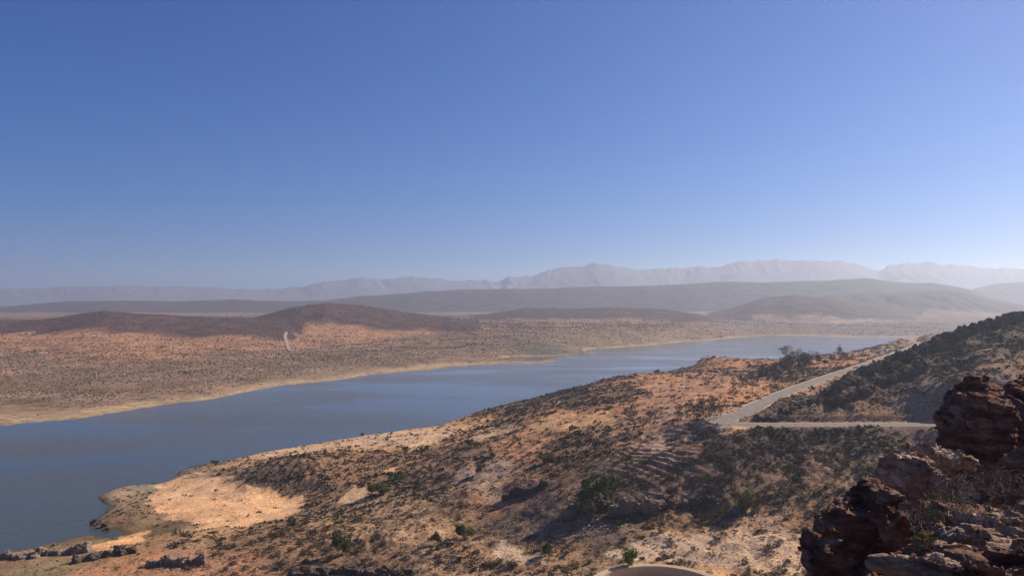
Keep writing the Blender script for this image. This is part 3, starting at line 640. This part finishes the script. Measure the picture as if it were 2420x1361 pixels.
for u, v, hp, wp, lab in [(1495,1016,46,62,'wide spreading bare tree on orange soil left of the planting ridges'),(1677,984,46,52,'dark leafless tree with dense twigs above the planting ridges'),(1732,950,34,38,'dark bare tree nearest the left side of the rising road'),(1590,1062,46,30,'slim bare tree in the middle of the planting ridges'),(1640,1034,34,30,'slim bare tree right of the planting ridges')]:
    put(('bare', int(u) % 4), u, v, hp, wp, lab, 'tree')
for i in range(26):
    u = random.uniform(1515, 1725); v = 1003 - (u - 1520) * .17 + random.uniform(-16, 16)
    put(('bare', i % 4), u, v, random.uniform(24, 38), random.uniform(16, 28), ('taller' if i % 2 else 'shorter') + ' leafless tree ' + ('low on' if v > 1003 - (u - 1520) * .17 else 'at the back of') + ' the row beside the road, ' + ('left end' if u < 1570 else 'left half' if u < 1620 else 'right half' if u < 1675 else 'right end'), 'tree', 'bare trees in the row left of the road')
for i in range(14):
    u = random.uniform(1730, 1850); v = 925 - (u - 1730) * .2 + random.uniform(-10, 10)
    put(('bare', i % 4), u, v, random.uniform(16, 28), random.uniform(14, 22), 'thin leafless tree on the bank between grove and road, ' + ('near the road bend' if u < 1770 else 'midway' if u < 1810 else 'close under the grove'), 'tree', 'bare trees between grove and road')
for i in range(46):
    t = random.random(); u = 1795 + t * 210; v = 892 - t * 44 + random.uniform(-9, 12) * (1 - .6 * t)
    hp = (28 + 20 * math.exp(-((u - 1880) / 50) ** 2)) * random.uniform(.75, 1.1) * (1 - .35 * t)
    put(('grove', i % 3) if i % 5 < 3 else ('bare', i % 4), u, v, hp, hp * random.uniform(.5, .75), ('dense grey brown' if i % 5 < 3 else 'open bare') + ' tree ' + ('low on the road side' if v > 893 - t * 44 else 'on the water side') + ' of the grove, ' + ('left end' if t < .25 else 'left of its middle' if t < .5 else 'right of its middle' if t < .75 else 'thin right end'), 'tree', 'trees of the grove above the water')
put(('bare', 3), 1862, 862, 44, 46, 'tallest bare tree with open branches standing clear of the grove against the water', 'tree')
put(('grove', 0), 1985, 842, 30, 17, 'dark tree at the right end of the grove', 'tree')

# scatter: dry shrubs. the 300 that show largest are things, the rest one stuff mesh
def scatter_near(n):
    a = rng.uniform(-.64, .64, n); r = 165 + 985 * rng.random(n) ** 1.15; x = r * np.sin(a); y = r * np.cos(a)
    z = near_h(x, y); k = z > .8; x, y, z = x[k], y[k], z[k]; c = near_col(x, y, z)
    clump = .5 + .9 * n2(x / 13, y / 13, 141) + .5 * n2(x / 45, y / 45, 143)
    dk = 1 + .9 * ((x > 60) & (y < 520) & (c[:, 0] < .22)); k = rng.random(len(x)) < np.clip(np.where(y < 520, .46, .55) * dk * c[:, 3] * (.35 + clump * .9), 0, 1); return x[k], y[k], z[k], c[k]
x, y, z, c = scatter_near(330000)
s = .28 + 1.7 * rng.random(len(x)) ** 4 + .3 * c[:, 3]; s *= np.where(z < 5, .7, 1) * np.clip(.75 + np.hypot(x, y) / 1500, .8, 1.35)
s = np.where((x > 98) & (x < 185) & (y > 326) & (y < 375), np.minimum(s, .75), s)
u, v = proj(x, y, z); px = s * F / np.maximum(y, 1)
vis = (u > 5) & (u < 2410) & (v < 1355) & ~((u > 1880) & (v > 1140 + (2230 - u) * .2)) & ~((u > 2215) & (v > 900)) & (v > 760)
order = np.argsort(-(px * vis)); top = order[:300]; rest = order[300:]
MARKS = [(1540,1335,'near the round concrete basin'),(1800,1300,'on pale sand left of the lowest boulder'),(1650,1280,'on pale sand behind the basin'),(1300,1310,'near the foot of the stony bank'),(1180,1300,'on the pale wedge of bare soil'),(1060,1280,'around the dark round tree'),
 (930,1330,'along the bottom edge right of the two lobed tree'),(700,1320,'along the bottom edge left of the two lobed tree'),(500,1310,'on orange ground near the third outcrop'),(620,1260,'below the sand flat'),(820,1215,'under the small pale clearing'),(1000,1190,'on the slope right of the small clearing'),
 (1230,1210,'on the stony brown bank'),(1420,1230,'under the dark rock face'),(1600,1230,'below the long rock step'),(1800,1200,'beside the large grey olive bush'),(1950,1100,'left of the boulder row'),(1750,1080,'on the dark bank under the road bend'),(1500,1110,'above the largest green tree'),
 (1330,1080,'on the slope near the wide olive bush'),(2100,1030,'just below the lower road'),(2100,950,'on the shaded flank of the spur'),(2300,900,'high on the flank of the spur'),(750,1130,'on the dark stony mound')]
COLN = ['grey brown', 'grey brown', 'reddish dry', 'dark', 'olive', 'grey brown']
for i in top:
    k = int(rng.integers(6)); mk = min(MARKS, key=lambda q: (q[0] - u[i]) ** 2 + ((q[1] - v[i]) * 1.5) ** 2)[2]
    lab = ('large' if px[i] > np.median(px[top]) else 'small') + ' ' + COLN[k] + ' shrub ' + mk
    place(('shrub', k), (x[i], y[i], z[i] - .04), s[i] * 1.9, s[i] * 1.25, rng.random() * 6.28, lab, 'shrub', 'dry shrubs ' + mk)
def stuff_mesh(name, x, y, z, s, tint, variants, label, cat, material, tilt=False, zs=1.0):
    VV, FF, CC_ = [], [], []; off = 0; which = rng.integers(0, len(variants), len(x))
    for k, (bv, bf) in enumerate(variants):
        i = np.nonzero(which == k)[0]
        if not len(i): continue
        th = rng.random(len(i)) * 6.283; co, si = np.cos(th)[:, None], np.sin(th)[:, None]; S = s[i][:, None]
        X = (bv[None, :, 0] * co - bv[None, :, 1] * si) * S; Y = (bv[None, :, 0] * si + bv[None, :, 1] * co) * S; Z = bv[None, :, 2] * S * zs * rng.uniform(.7, 1.2, (len(i), 1))
        V = np.stack([X + x[i][:, None], Y + y[i][:, None], Z + z[i][:, None]], 2).reshape(-1, 3)
        f = (bf[None] + (np.arange(len(i)) * len(bv))[:, None, None]).reshape(-1, bf.shape[1]) + off; off += len(V)
        VV.append(V); FF.append(f); CC_.append(np.repeat(tint[i], len(bv), 0))
    o = link(name, mesh(name, np.concatenate(VV), np.concatenate(FF), False, np.concatenate(CC_)), material)
    return tag(o, label, cat, kind='stuff')
pal = np.array([(.14,.10,.068),(.11,.08,.055),(.17,.115,.078),(.10,.082,.048),(.09,.082,.04),(.23,.165,.11),(.12,.095,.06)])
def tints(n): return pal[rng.integers(0, len(pal), n)] * rng.uniform(.75, 1.25, (n, 1))
vn = [leaf_cloud(34, (1, 1, .85), .22, 400 + i, shell=.4) for i in range(5)]
vm = [leaf_cloud(15, (1, 1, .8), .33, 420 + i, shell=.4) for i in range(5)]
r_ = rest; dr = np.hypot(x[r_], y[r_]); a_ = r_[dr < 330]; b2 = r_[dr >= 330]
tn = tints(len(x)) * np.where(c[:, :1] < .18, .7, 1.0)
o1 = stuff_mesh('scrub', x[a_], y[a_], z[a_], s[a_], tn[a_], vn, 'low dry scrub covering the near slopes', 'scrub', M['scrub'], zs=.8)
o2 = stuff_mesh('low_scrub', x[b2], y[b2], z[b2], s[b2] * 1.05, tn[b2], vm, 'fine dry scrub dotting the headland and shore beyond the slope', 'scrub', M['scrub'], zs=.8)
print('shrubs', len(x))
# opposite bank
n = 420000; a = rng.uniform(-.62, .62, n); r = 600 + 2700 * rng.random(n) ** 1.25; kk = rng.random(n) < np.clip((1500 / r), 0, 1); a, r = a[kk], r[kk]
x, y = r * np.sin(a), r * np.cos(a); z, kd, pk = far_h(x, y, True); k = (z > 1.2); x, y, z, kd, pk = x[k], y[k], z[k], kd[k], pk[k]; c = far_col(x, y, z, kd, pk)
cl = .5 + .8 * n2(x / 60, y / 60, 151) + .5 * n2(x / 230, y / 230, 153); row = .65 + .35 * np.sin(z * 1.6 + 1.5 * fbm(x / 160, y / 160, 3, 127)); k = rng.random(len(x)) < np.clip(1.3 * c[:, 3] * (.4 + cl) * row, 0, 1); x, y, z = x[k], y[k], z[k]
s = (.55 + 1.2 * rng.random(len(x)) ** 3) * np.clip(np.hypot(x, y) / 1100, .75, 1.9)
oc = np.array([(1,0,0),(0,1,0),(-1,0,0),(0,-1,0),(.15,.1,.9),(0,0,-.3)], float); of = np.array([(0,1,4),(1,2,4),(2,3,4),(3,0,4),(1,0,5),(2,1,5),(3,2,5),(0,3,5)])
vf = [(oc * np.random.default_rng(i).uniform(.7, 1.2, (6, 1)), of) for i in range(6)]
stuff_mesh('bank_scrub', x, y, z, s, tints(len(x)) * np.array((.84, .76, .68)), vf, 'dark scrub and low trees dotting the opposite bank', 'scrub', M['scrub'])
print('bank scrub', len(x))
# loose stones
def stone(seed):
    g = np.random.default_rng(seed); v = g.normal(size=(14, 3)); v /= np.linalg.norm(v, axis=1)[:, None]; v *= g.uniform(.7, 1.15, (14, 1)) * np.array((1, .8, .6))
    import bmesh
    b_ = bmesh.new(); [b_.verts.new(q) for q in v]; bmesh.ops.convex_hull(b_, input=b_.verts); b_.verts.ensure_lookup_table()
    idx = {q: i for i, q in enumerate(b_.verts)}; V = np.array([tuple(q.co) for q in b_.verts]); Fv = np.array([[idx[q] for q in f.verts] for f in b_.faces if len(f.verts) == 3]); b_.free(); return V, Fv
stones = [stone(i) for i in range(8)]
X, Y, S, T = [], [], [], []
for u, v, su, sv, n, sz in [(1270,1235,70,28,2600,.22),(1390,1245,40,18,900,.34),(640,1130,70,16,1800,.3),(740,1145,50,14,900,.3),(1560,1195,120,22,1500,.38),(1400,1240,45,14,350,.5),(1850,1070,120,30,1600,.4),(1250,1165,50,10,500,.35),(2150,900,160,50,1400,.5),(1000,1290,120,30,700,.25),(230,1245,14,10,160,.5),(1060,1330,60,12,500,.35),(300,1330,200,25,700,.25),(1750,1200,120,30,700,.3)]:
    for _ in range(n // 20):
        uu, vv = random.gauss(u, su * .6), random.gauss(v, sv * .6); q = hit(uu, vv); m_ = 20
        X += list(q[0] + np.random.default_rng(int(uu * 7)).normal(size=m_) * 1.8); Y += list(q[1] + rng.normal(size=m_) * 2.6); S += list(sz * rng.uniform(.35, 1.3, m_) ** 1.5)
ga = rng.uniform(-.62, .5, 26000); gr = rng.uniform(190, 420, 26000); X += list(gr * np.sin(ga)); Y += list(gr * np.cos(ga)); S += list(.10 + .35 * rng.random(26000) ** 5)
X, Y, S = map(np.array, (X, Y, S)); Z = near_h(X, Y); k = Z > .2; X, Y, Z, S = X[k], Y[k], Z[k], S[k]
t = np.array([(.30,.22,.175),(.22,.165,.135),(.40,.31,.25),(.17,.125,.11)])[rng.integers(0, 4, len(X))] * rng.uniform(.8, 1.2, (len(X), 1))
stuff_mesh('loose_stones', X, Y, Z, S, t, stones, 'broken stones lying on the banks and below the rock faces', 'stones', M['scrub'])

# ------------------------------------------------------------------ rocks
def box_vf(c, sz, rot):
    R_ = rot.to_matrix() if hasattr(rot, 'to_matrix') else rot
    V = [Vector(c) + R_ @ Vector((sx * sz[0] / 2, sy * sz[1] / 2, s_ * sz[2] / 2)) for sx in (-1, 1) for sy in (-1, 1) for s_ in (-1, 1)]
    f = [(0,1,3,2),(4,6,7,5),(0,4,5,1),(2,3,7,6),(0,2,6,4),(1,5,7,3)]; return [tuple(q) for q in V], f
def hull_vf(c, sz, rot, seed, n=16):
    import bmesh
    g = np.random.default_rng(seed); v = g.normal(size=(n, 3)); v /= (np.abs(v) ** 4).sum(1)[:, None] ** .25; v *= g.uniform(.82, 1.05, (n, 1)) * np.array(sz) / 2
    b_ = bmesh.new(); R_ = rot.to_matrix()
    for q in v: b_.verts.new(Vector(c) + R_ @ Vector(q))
    r = bmesh.ops.convex_hull(b_, input=b_.verts); bmesh.ops.delete(b_, geom=[e for e in r['geom_interior'] if isinstance(e, bmesh.types.BMVert)], context='VERTS')
    b_.verts.ensure_lookup_table(); b_.verts.index_update(); V = [tuple(q.co) for q in b_.verts]; f = [tuple(q.index for q in p.verts) for p in b_.faces]; b_.free(); return V, f
def rock_mass(name, blocks, voxel, material, label, origin, amp=.18, layer=.0, tilt=(.3, -.25), fs=1.0, seed=0, cat='rock', crack=.06, group=None):
    """blocks (centre, size, euler) are hulled, fused by a voxel remesh and weathered into ONE rock"""
    V, Fs = [], []
    for j, (c, sz, e) in enumerate(blocks):
        from mathutils import Euler
        v, f = hull_vf(c, sz, Euler(e), seed * 31 + j, 22); n = len(V); V += v; Fs += [tuple(i + n for i in q) for q in f]
    me = bpy.data.meshes.new(name + '_raw'); o3 = np.array(origin); me.from_pydata([tuple(np.array(v) - o3) for v in V], [], Fs)
    t = bpy.data.objects.new('tmp', me); SC.collection.objects.link(t); r = t.modifiers.new('r', 'REMESH'); r.mode = 'VOXEL'; r.voxel_size = voxel
    dg = bpy.context.evaluated_depsgraph_get(); out = bpy.data.meshes.new_from_object(t.evaluated_get(dg)); bpy.data.objects.remove(t)
    nv = len(out.vertices); co = np.empty(nv * 3); out.vertices.foreach_get('co', co); co = co.reshape(-1, 3)
    nr = np.empty(nv * 3); out.vertices.foreach_get('normal', nr); nr = nr.reshape(-1, 3)
    # break flat fracture faces into the surface along three joint directions
    gj = np.random.default_rng(500 + seed); ext = np.sort(co.max(0) - co.min(0)); big = ext[1]; J = gj.normal(size=(3, 3)); J[0] = (tilt[0], tilt[1], 1); J, _q = np.linalg.qr(J.T); J = J.T
    for _ in range(150):
        i = int(gj.integers(nv)); p_ = co[i].copy(); dn = J @ nr[i]; a_ = int(np.argmax(np.abs(dn) + .25 * gj.random(3))); n_ = J[a_] * np.sign(dn[a_] + 1e-6) + .45 * nr[i] + .16 * gj.normal(size=3); n_ /= np.linalg.norm(n_)
        Rr = min(big * gj.uniform(.05, .26), voxel * (11 if voxel < .09 else 5) * gj.uniform(.6, 1.1)); dv = co - p_; m = ((dv ** 2).sum(1) < Rr * Rr) & (nr @ n_ > .1); e_ = dv @ n_ + Rr * gj.uniform(.04, .14); m &= e_ > 0; co[m] -= n_ * e_[m][:, None]
    ax = np.array((tilt[0], tilt[1], 1.)); ax /= np.linalg.norm(ax)
    s = co @ ax; q = co + .15 * np.stack([n3(co, 1.1 * fs, 5), n3(co, 1.1 * fs, 6), n3(co, 1.1 * fs, 7)], 1) / fs
    sq = q.copy(); sq += ax * ((q @ ax) * 1.2)[:, None]
    d1, d2, idv = worley3(sq, 1.0 * fs, 11 + seed); e1, e2, ide = worley3(sq, 2.7 * fs, 15 + seed)
    disp = amp * (.38 * idv + .20 * ide) - crack * np.exp(-((d2 - d1) / .07) ** 2) - crack * .5 * np.exp(-((e2 - e1) / .09) ** 2)
    disp += amp * (.30 * n3(co, 1.3 * fs, 21) + .12 * n3(co, 4.5 * fs, 22) + .07 * n3(co, 11 * fs, 23) + .05 * n3(co, 23 * fs, 24))
    if layer:
        ls = s + .10 * n3(co, 1.3 * fs, 31) + .04 * n3(co, 4 * fs, 32)
        ph = ls / layer; fr = ph - np.floor(ph); k = _h(np.floor(ph).astype(np.int64), np.zeros(nv, np.int64), np.zeros(nv, np.int64), 3)
        disp += amp * .8 * k * np.clip(fr * 6, 0, 1) - amp * .7 * np.exp(-(np.minimum(fr, 1 - fr) / .08) ** 2)
    co = co + nr * disp[:, None]; out.vertices.foreach_set('co', co.ravel().astype(np.float32)); out.polygons.foreach_set('use_smooth', np.zeros(len(out.polygons), bool))
    out.materials.clear(); out.materials.append(material); out.name = name; out.update()
    o = bpy.data.objects.new(name, out); SC.collection.objects.link(o); o.location = origin; return tag(o, label, cat, group)
def blk(u, v, D, w, h, d, e=(0, 0, 0)):                      # a block centred where pixel (u, v) meets distance D; w, h in photo pixels, depth in metres
    k = D / F; return (tuple(P(u, v, D)), (w * k * 1.16, d, h * k * 1.16), e)
def fg(name, blocks, voxel, material, label, **kw):
    o = np.mean([b_[0] for b_ in blocks], 0); return rock_mass(name, blocks, voxel, material, label, tuple(o), **kw)
R_ = 'rock_red'; Pm = 'rock_pale'
fg('boulder', [blk(2395,1055,31,292,315,4,(0,.1,.2)), blk(2530,975,33,300,230,5,(0,-.2,.1)), blk(2315,1020,30,130,175,2.6,(0,.3,.1)), blk(2330,1130,30,180,160,3,(0,-.2,.3)), blk(2620,1100,34,300,400,5)], .085, M[R_],
   'huge dark red brown boulder rising highest at the right edge below the dark spur', amp=.22, seed=1, cat='boulder', crack=.1)
fg('boulder', [blk(2410,918,27,70,40,1.0,(0,.3,.2)), blk(2440,930,27.5,70,60,1.2)], .05, M[R_], 'small dark rock perched on the top of the huge boulder at the right edge', amp=.1, seed=2, cat='boulder')
fg('boulder', [blk(2205,1080,27,120,95,1.8,(0,.25,.3)), blk(2160,1062,27.5,60,40,1.1,(0,-.1,0)), blk(2240,1130,28,120,130,2.2)], .05, M[Pm], 'pale topped rock wedged between the huge boulder and the knobbly one below it', amp=.12, seed=3, cat='boulder')
fg('boulder', [blk(2145,1115,25,125,95,1.8,(0,.1,.3)), blk(2195,1140,25,125,80,1.8,(0,-.15,0)), blk(2150,1190,25.3,130,130,2.0,(0,.1,.1)), blk(2215,1200,25.6,140,130,2.2)], .05, M[Pm], 'knobbly boulder with a sunlit top in the middle of the rock row', amp=.14, seed=4, cat='boulder')
fg('boulder', [blk(2060,1190,22,160,110,1.8,(0,-.35,.2)), blk(2030,1270,22,170,200,2.2,(0,-.15,.1)), blk(2090,1320,22.3,200,260,2.4,(0,.05,0)), blk(1985,1260,21.6,90,150,1.4,(0,.1,.2)), blk(2100,1180,21.7,90,60,1.4,(0,.3,0)), blk(2060,1420,22.6,280,220,3)], .05, M[R_],
   'big craggy red brown boulder with a notched sunlit crest', amp=.17, seed=5, cat='boulder', crack=.08)
fg('boulder', [blk(2085,1225,20.6,60,50,.9,(0,-.3,.2)), blk(2110,1250,20.8,70,110,1.1,(0,-.1,.1))], .04, M[R_], 'smooth rounded rib of rock on the right flank of the craggy boulder', amp=.08, seed=6, cat='boulder')
fg('boulder', [blk(1935,1290,20.5,80,110,1.4,(0,.25,.1)), blk(1950,1350,20.7,110,140,1.8,(0,-.1,0)), blk(1915,1256,20.5,34,28,.7), blk(1985,1400,21,150,160,2)], .045, M[R_], 'lowest left boulder of the row with a sharp left corner', amp=.12, seed=7, cat='boulder')
# near stratified slabs
def slab(a, b_, t, d, n, e, jit=.1):
    out = []
    for i in range(n):
        k = i / max(n - 1, 1); q = [a[j] + (b_[j] - a[j]) * k for j in range(3)]
        out.append((tuple(P(*q)), (1.25, d, t * random.uniform(.8, 1.2)), (e[0] + random.uniform(-jit, jit), e[1] + random.uniform(-jit, jit), e[2])))
    return out
fg('rock_slab', slab((2290,1270,12.4),(2500,1195,14.6),.50,1.3,5,(-.18,.28,.6)) + slab((2360,1320,13.2),(2520,1260,14.6),1.0,2.0,3,(0,.1,.6)), .032, M[Pm], 'upper pale layered slab of the near ledge, sunlit along the right edge', amp=.085, layer=.13, fs=1.1, tilt=(.15, .1), seed=8, cat='rock ledge', crack=.035)
fg('rock_slab', slab((2195,1355,9.8),(2400,1278,11.6),.42,1.2,6,(-.18,.28,.6)) + slab((2270,1420,10.2),(2500,1340,11.8),.8,1.8,4,(0,.1,.6)), .028, M[Pm], 'middle pale layered slab slanting up from the bottom edge of the near ledge', amp=.08, layer=.12, fs=1.2, tilt=(.15, .1), seed=9, cat='rock ledge', crack=.035)
fg('rock_slab', slab((2350,1335,8.3),(2560,1318,8.8),.26,.9,4,(-.1,.2,.3)) + slab((2330,1430,8.2),(2560,1400,8.8),.7,1.2,4,(.1,0,.2)), .025, M[R_], 'nearest dark slab with a pale upper lip in the bottom right corner', amp=.06, layer=.09, fs=1.4, tilt=(.1, .1), seed=10, cat='rock ledge', crack=.03)
fg('boulder', [blk(2425,1140,17,60,70,1.0), blk(2450,1180,17.2,80,90,1.4)], .04, M[R_], 'small reddish rock at the right edge above the layered ledge', amp=.08, seed=11, cat='boulder')
fg('cliff_ledge', [blk(2250,1400,17,280,240,3,(0,-.2,.2)), blk(2400,1300,20,340,260,5), blk(2120,1520,19,280,260,4), blk(2560,1250,24,400,400,7), blk(2330,1560,13,400,240,4), blk(2500,1560,9,600,300,3)], .10, M[R_], 'dark shaded rock gully floor between the boulder row and the near ledge', amp=.2, seed=12, cat='rock')

rock_mass('gully_shade_rock', [((24, 25, 92), (9, 7, 16), (0, 0, .2)), ((28, 31, 94), (9, 9, 19), (0, .1, 0)), ((25, 20, 89), (8, 6, 14), (0, 0, .5))], .2, M[R_], 'unseen dark rock mass added outside the right edge to shade the gully', (23, 22, 95), amp=.5, fs=.5, seed=13, cat='gully_shade_rock')  # out-of-view rock mass, added to keep the sun off the gully
# outcrops on the slopes
def outcrop(u0, v0, u1, v1, hp, n, material, label, cat='rock outcrop', seed=0, dep=2.2):
    g = random.Random(seed); bl = []
    for i in range(n):
        k = i / max(n - 1, 1); q = hit(u0 + (u1 - u0) * k, v0 + (v1 - v0) * k + g.uniform(-2, 2)); s = hp * q[1] / F * g.uniform(.6, 1.25); w = max(abs(u1 - u0) / n * 2.3, 14) * q[1] / F
        bl.append(((q[0], q[1] + g.uniform(-.5, .8), q[2] + s * .22), (w * g.uniform(.7, 1.1), dep * g.uniform(.7, 1.3), s * 1.2), (g.uniform(-.25, .25), g.uniform(-.3, .3), g.uniform(-.5, .5))))
    o = np.mean([b_[0] for b_ in bl], 0); return rock_mass('rock_outcrop', bl, .22, material, label, tuple(o), amp=.32, fs=.55, seed=seed, cat=cat, crack=.15)
outcrop(-20,1324,205,1304,25,18,M['rock_field'],'long pale rock outcrop on the shore at the left edge',seed=20,dep=5)
outcrop(175,1330,315,1304,22,15,M['rock_dark'],'dark rock ridge below the sand strip, second from the left',seed=21,dep=3.5)
outcrop(355,1336,475,1332,28,13,M['rock_field'],'broken rock outcrop on orange ground near the bottom edge, third from the left',seed=22,dep=3.5)
outcrop(400,1290,432,1282,12,3,M['rock_field'],'small pale rock alone above the third outcrop',seed=23)
outcrop(222,1236,256,1250,12,4,M['rock_dark'],'dark rocks at the tip of the sandy point in the water',seed=24,dep=2.5)
outcrop(690,1366,830,1348,24,9,M['rock_dark'],'dark jagged rock band on the bottom edge under the two lobed tree',seed=25,dep=3)
outcrop(760,1345,830,1352,14,4,M['rock_field'],'smooth pale rock hump lying on the dark jagged rock band',seed=26,dep=2)
outcrop(835,1362,960,1356,22,7,M['rock_dark'],'dark rock band on the bottom edge right of the pale hump',seed=27,dep=3)
outcrop(1195,1180,1285,1152,22,7,M['rock_dark'],'dark columnar rock face left of the largest green tree',seed=28,dep=2.5)
outcrop(1365,1215,1440,1200,30,6,M['rock_dark'],'dark rock face directly below the largest green tree',seed=29,dep=3)
outcrop(1450,1215,1560,1205,40,8,M['rock_field'],'tallest rock face on the near slope, right of the largest green tree',seed=30,dep=3.5)
outcrop(1570,1205,1690,1190,26,8,M['rock_dark'],'long low rock face at the right end of the rock step',seed=31,dep=3)
outcrop(905,1150,945,1143,8,4,M['rock_field'],'pink flat rock slab beside the small pale clearing',seed=32,dep=3)
outcrop(1128,1084,1165,1078,9,3,M['rock_field'],'pinkish rock beside the tiny dark green bush',seed=33,dep=3)
outcrop(1795,989,1832,991,12,4,M['rock_dark'],'dark rock nose inside the bend of the road',seed=34,dep=5)
for i, (u0, v0, u1, v1, hp, lab) in enumerate([(1850,972,1940,942,11,'lowest dark rocks of the spur, next above the road bend'),(1945,932,2030,900,16,'dark crest rocks of the spur where it first hides the road'),(2030,886,2120,866,22,'dark crest rocks in the middle of the spur'),(2120,856,2210,822,32,'dark rocky shoulder of the spur below its steep rise'),(2210,815,2300,786,28,'pale flecked rocks on the steep rise of the spur'),(2300,782,2420,757,26,'highest dark rocks of the spur at the right edge'),(1960,955,2060,925,22,'dark rock face on the shaded flank of the spur, lower end'),(2080,910,2190,875,26,'dark rock face on the shaded flank of the spur, upper end')]):
    outcrop(u0, v0, u1, v1, hp, 11, M['rock_dark'], lab, seed=40 + i, dep=6)

# twiggy dry bushes between the near rocks
def twigs(u, v, D, wp, hp, seed, label, m='bark_pale', leaf='leaf_olive'):
    root = empty('twiggy_bush', tuple(P(u, v, D))); g = random.Random(seed); T = ([], []); L = []
    k = D / F; W_, H_ = wp * k, hp * k
    def grow(p, d, l, r, lv):
        q = p
        for _ in range(2):
            d = (d + Vector((g.gauss(0, .25), g.gauss(0, .25), g.gauss(0, .2)))).normalized(); e = q + d * l / 2; tube(T[0], T[1], q, e, r, r * .75, 3); q = e; r *= .8
        if lv < 3:
            for _ in range(3): grow(q, (d + Vector((g.gauss(0, .6), g.gauss(0, .6), g.gauss(.1, .4)))).normalized(), l * .68, r * .8, lv + 1)
        else: L.append(tuple(q) + (.05,))
    for i in range(14): th = g.random() * 6.28; grow(Vector((math.cos(th) * W_ * .25 * g.random(), math.sin(th) * W_ * .3, 0)), Vector((math.cos(th) * .8, math.sin(th) * .6, g.uniform(.4, 1.2))).normalized(), H_ * .42, .011, 0)
    link('branches', mesh('branches', np.array(T[0]), T[1]), M[m], root); Cv, Cf = leaf_cloud(len(L) * 2, None, .022, seed, lobes=L, shell=.1); link('leaves', mesh('leaves', Cv, Cf), M[leaf], root)
    return tag(root, label, 'bush')
twigs(2240,1262,14.2,150,100,1,'yellowish twiggy bush in the dark gully just behind the layered ledge')
twigs(2300,1215,17,150,90,2,'dry brown twiggy bush below the huge boulder','bark_pale','leaf_dry')
twigs(2180,1268,17.5,110,70,3,'bare grey twiggy bush deep in the dark gully','bark_pale','leaf_grey')
twigs(2235,1140,24,120,80,4,'brown dry bush on the slope right of the knobbly boulder','bark_pale','leaf_dry')
twigs(2205,1300,12.5,60,40,5,'small tuft of yellow stems at the edge of the layered ledge')
twigs(2395,1165,15,90,60,6,'dry brown bush at the right edge above the layered ledge','bark_pale','leaf_dry')

# ------------------------------------------------------------------ round concrete basin
root = empty('concrete_basin', (TC[0], TC[1], TZ - 3.5)); tag(root, 'round concrete walled basin cut by the bottom edge of the photo', 'basin')
n = 128; V = []; f = []
prof = [(TR, 0), (TR, 3.38), (TR + .12, 3.5), (TR + 1.9, 3.6), (TR + 2.05, 3.45), (TR + 2.05, 0)]
for i in range(n):
    th = 2 * math.pi * i / n
    for r, zz in prof: V.append((r * math.cos(th), r * math.sin(th), zz))
for i in range(n):
    for j in range(len(prof) - 1): a = i * 6 + j; b_ = ((i + 1) % n) * 6 + j; f.append((a, b_, b_ + 1, a + 1))
link('wall', mesh('wall', V, f), M['concrete'], root)
V = [(TR * math.cos(2 * math.pi * i / n), TR * math.sin(2 * math.pi * i / n), .12) for i in range(n)] + [(0, 0, .12)]
link('floor', mesh('floor', V, [(i, (i + 1) % n, n) for i in range(n)]), M['verge'], root)

# road post
q = hit(1868, 997); root = empty('road_post', q); V, f = [], []; tube(V, f, (0, 0, 0), (0, 0, 3.2), .07, .06, 8)
link('pole', mesh('pole', np.array(V), f), M['metal'], root); v_, f_ = box_vf((0, -.08, 3.0), (.5, .04, .5), Matrix.Identity(3)); link('plate', mesh('plate', v_, f_), M['metal'], root)
tag(root, 'thin pale road sign post beside the lower road just right of the bend', 'sign post')

# far houses, a few bright specks
def house(u, v, w, label, group):
    xx, yy, zz = hit(u, v, True); r_ = empty('house', (xx, yy, zz - .3), random.uniform(-.3, .3))
    for nm, c_, sz, mm in (('walls', (0, 0, 2.3), (w, w * .7, 4.6), 'white'), ('roof', (0, 0, 4.75), (w + .6, w * .7 + .6, .3), 'roof'), ('door', (w * .1, -w * .35 - .02, 1.3), (1.2, .1, 2.2), 'dark'), ('window', (-w * .3, -w * .35 - .02, 2), (1.4, .1, 1.2), 'dark'), ('window', (w * .33, -w * .35 - .02, 2), (1.4, .1, 1.2), 'dark')):
        v_, f_ = box_vf(c_, sz, Matrix.Identity(3)); link(nm, mesh(nm, v_, f_), M[mm], r_)
    return tag(r_, label, 'house', group)
for u, v, w in ((1005,739,14),(1166,738,12),(1148,739,10),(1330,742,12)): house(u, v, w, 'tiny white house on the plain between the low hills', 'white houses on the far plain')
for u, v, w in ((2080,786,9),(2140,784,10),(2155,782,9),(2172,785,9)): house(u, v, w, 'tiny pale house above the far shore behind the right end of the lake', 'pale houses on the far shore')

# ------------------------------------------------------------------ haze
zt = 680
hb = bpy.data.meshes.new('haze'); v_, f_ = box_vf((0, 5000, (zt - 17) / 2), (36000, 20000, zt + 17), Matrix.Identity(3)); hb.from_pydata(v_, [], f_)
import bmesh
bm_ = bmesh.new(); bm_.from_mesh(hb); bmesh.ops.recalc_face_normals(bm_, faces=bm_.faces); bm_.to_mesh(hb); bm_.free()
hm = bpy.data.materials.new('haze_air'); hm.use_nodes = True; hn = hm.node_tree; hn.nodes.remove(hn.nodes['Principled BSDF'])
pv = hn.nodes.new('ShaderNodeVolumePrincipled'); pv.inputs['Color'].default_value = (.81, .88, 1, 1); pv.inputs['Density'].default_value = HAZE; pv.inputs['Anisotropy'].default_value = .5
hn.links.new(pv.outputs[0], hn.nodes['Material Output'].inputs['Volume'])
tag(link('haze', hb, hm), 'pale dusty haze filling the valley and fading the mountains', 'haze', kind='stuff')
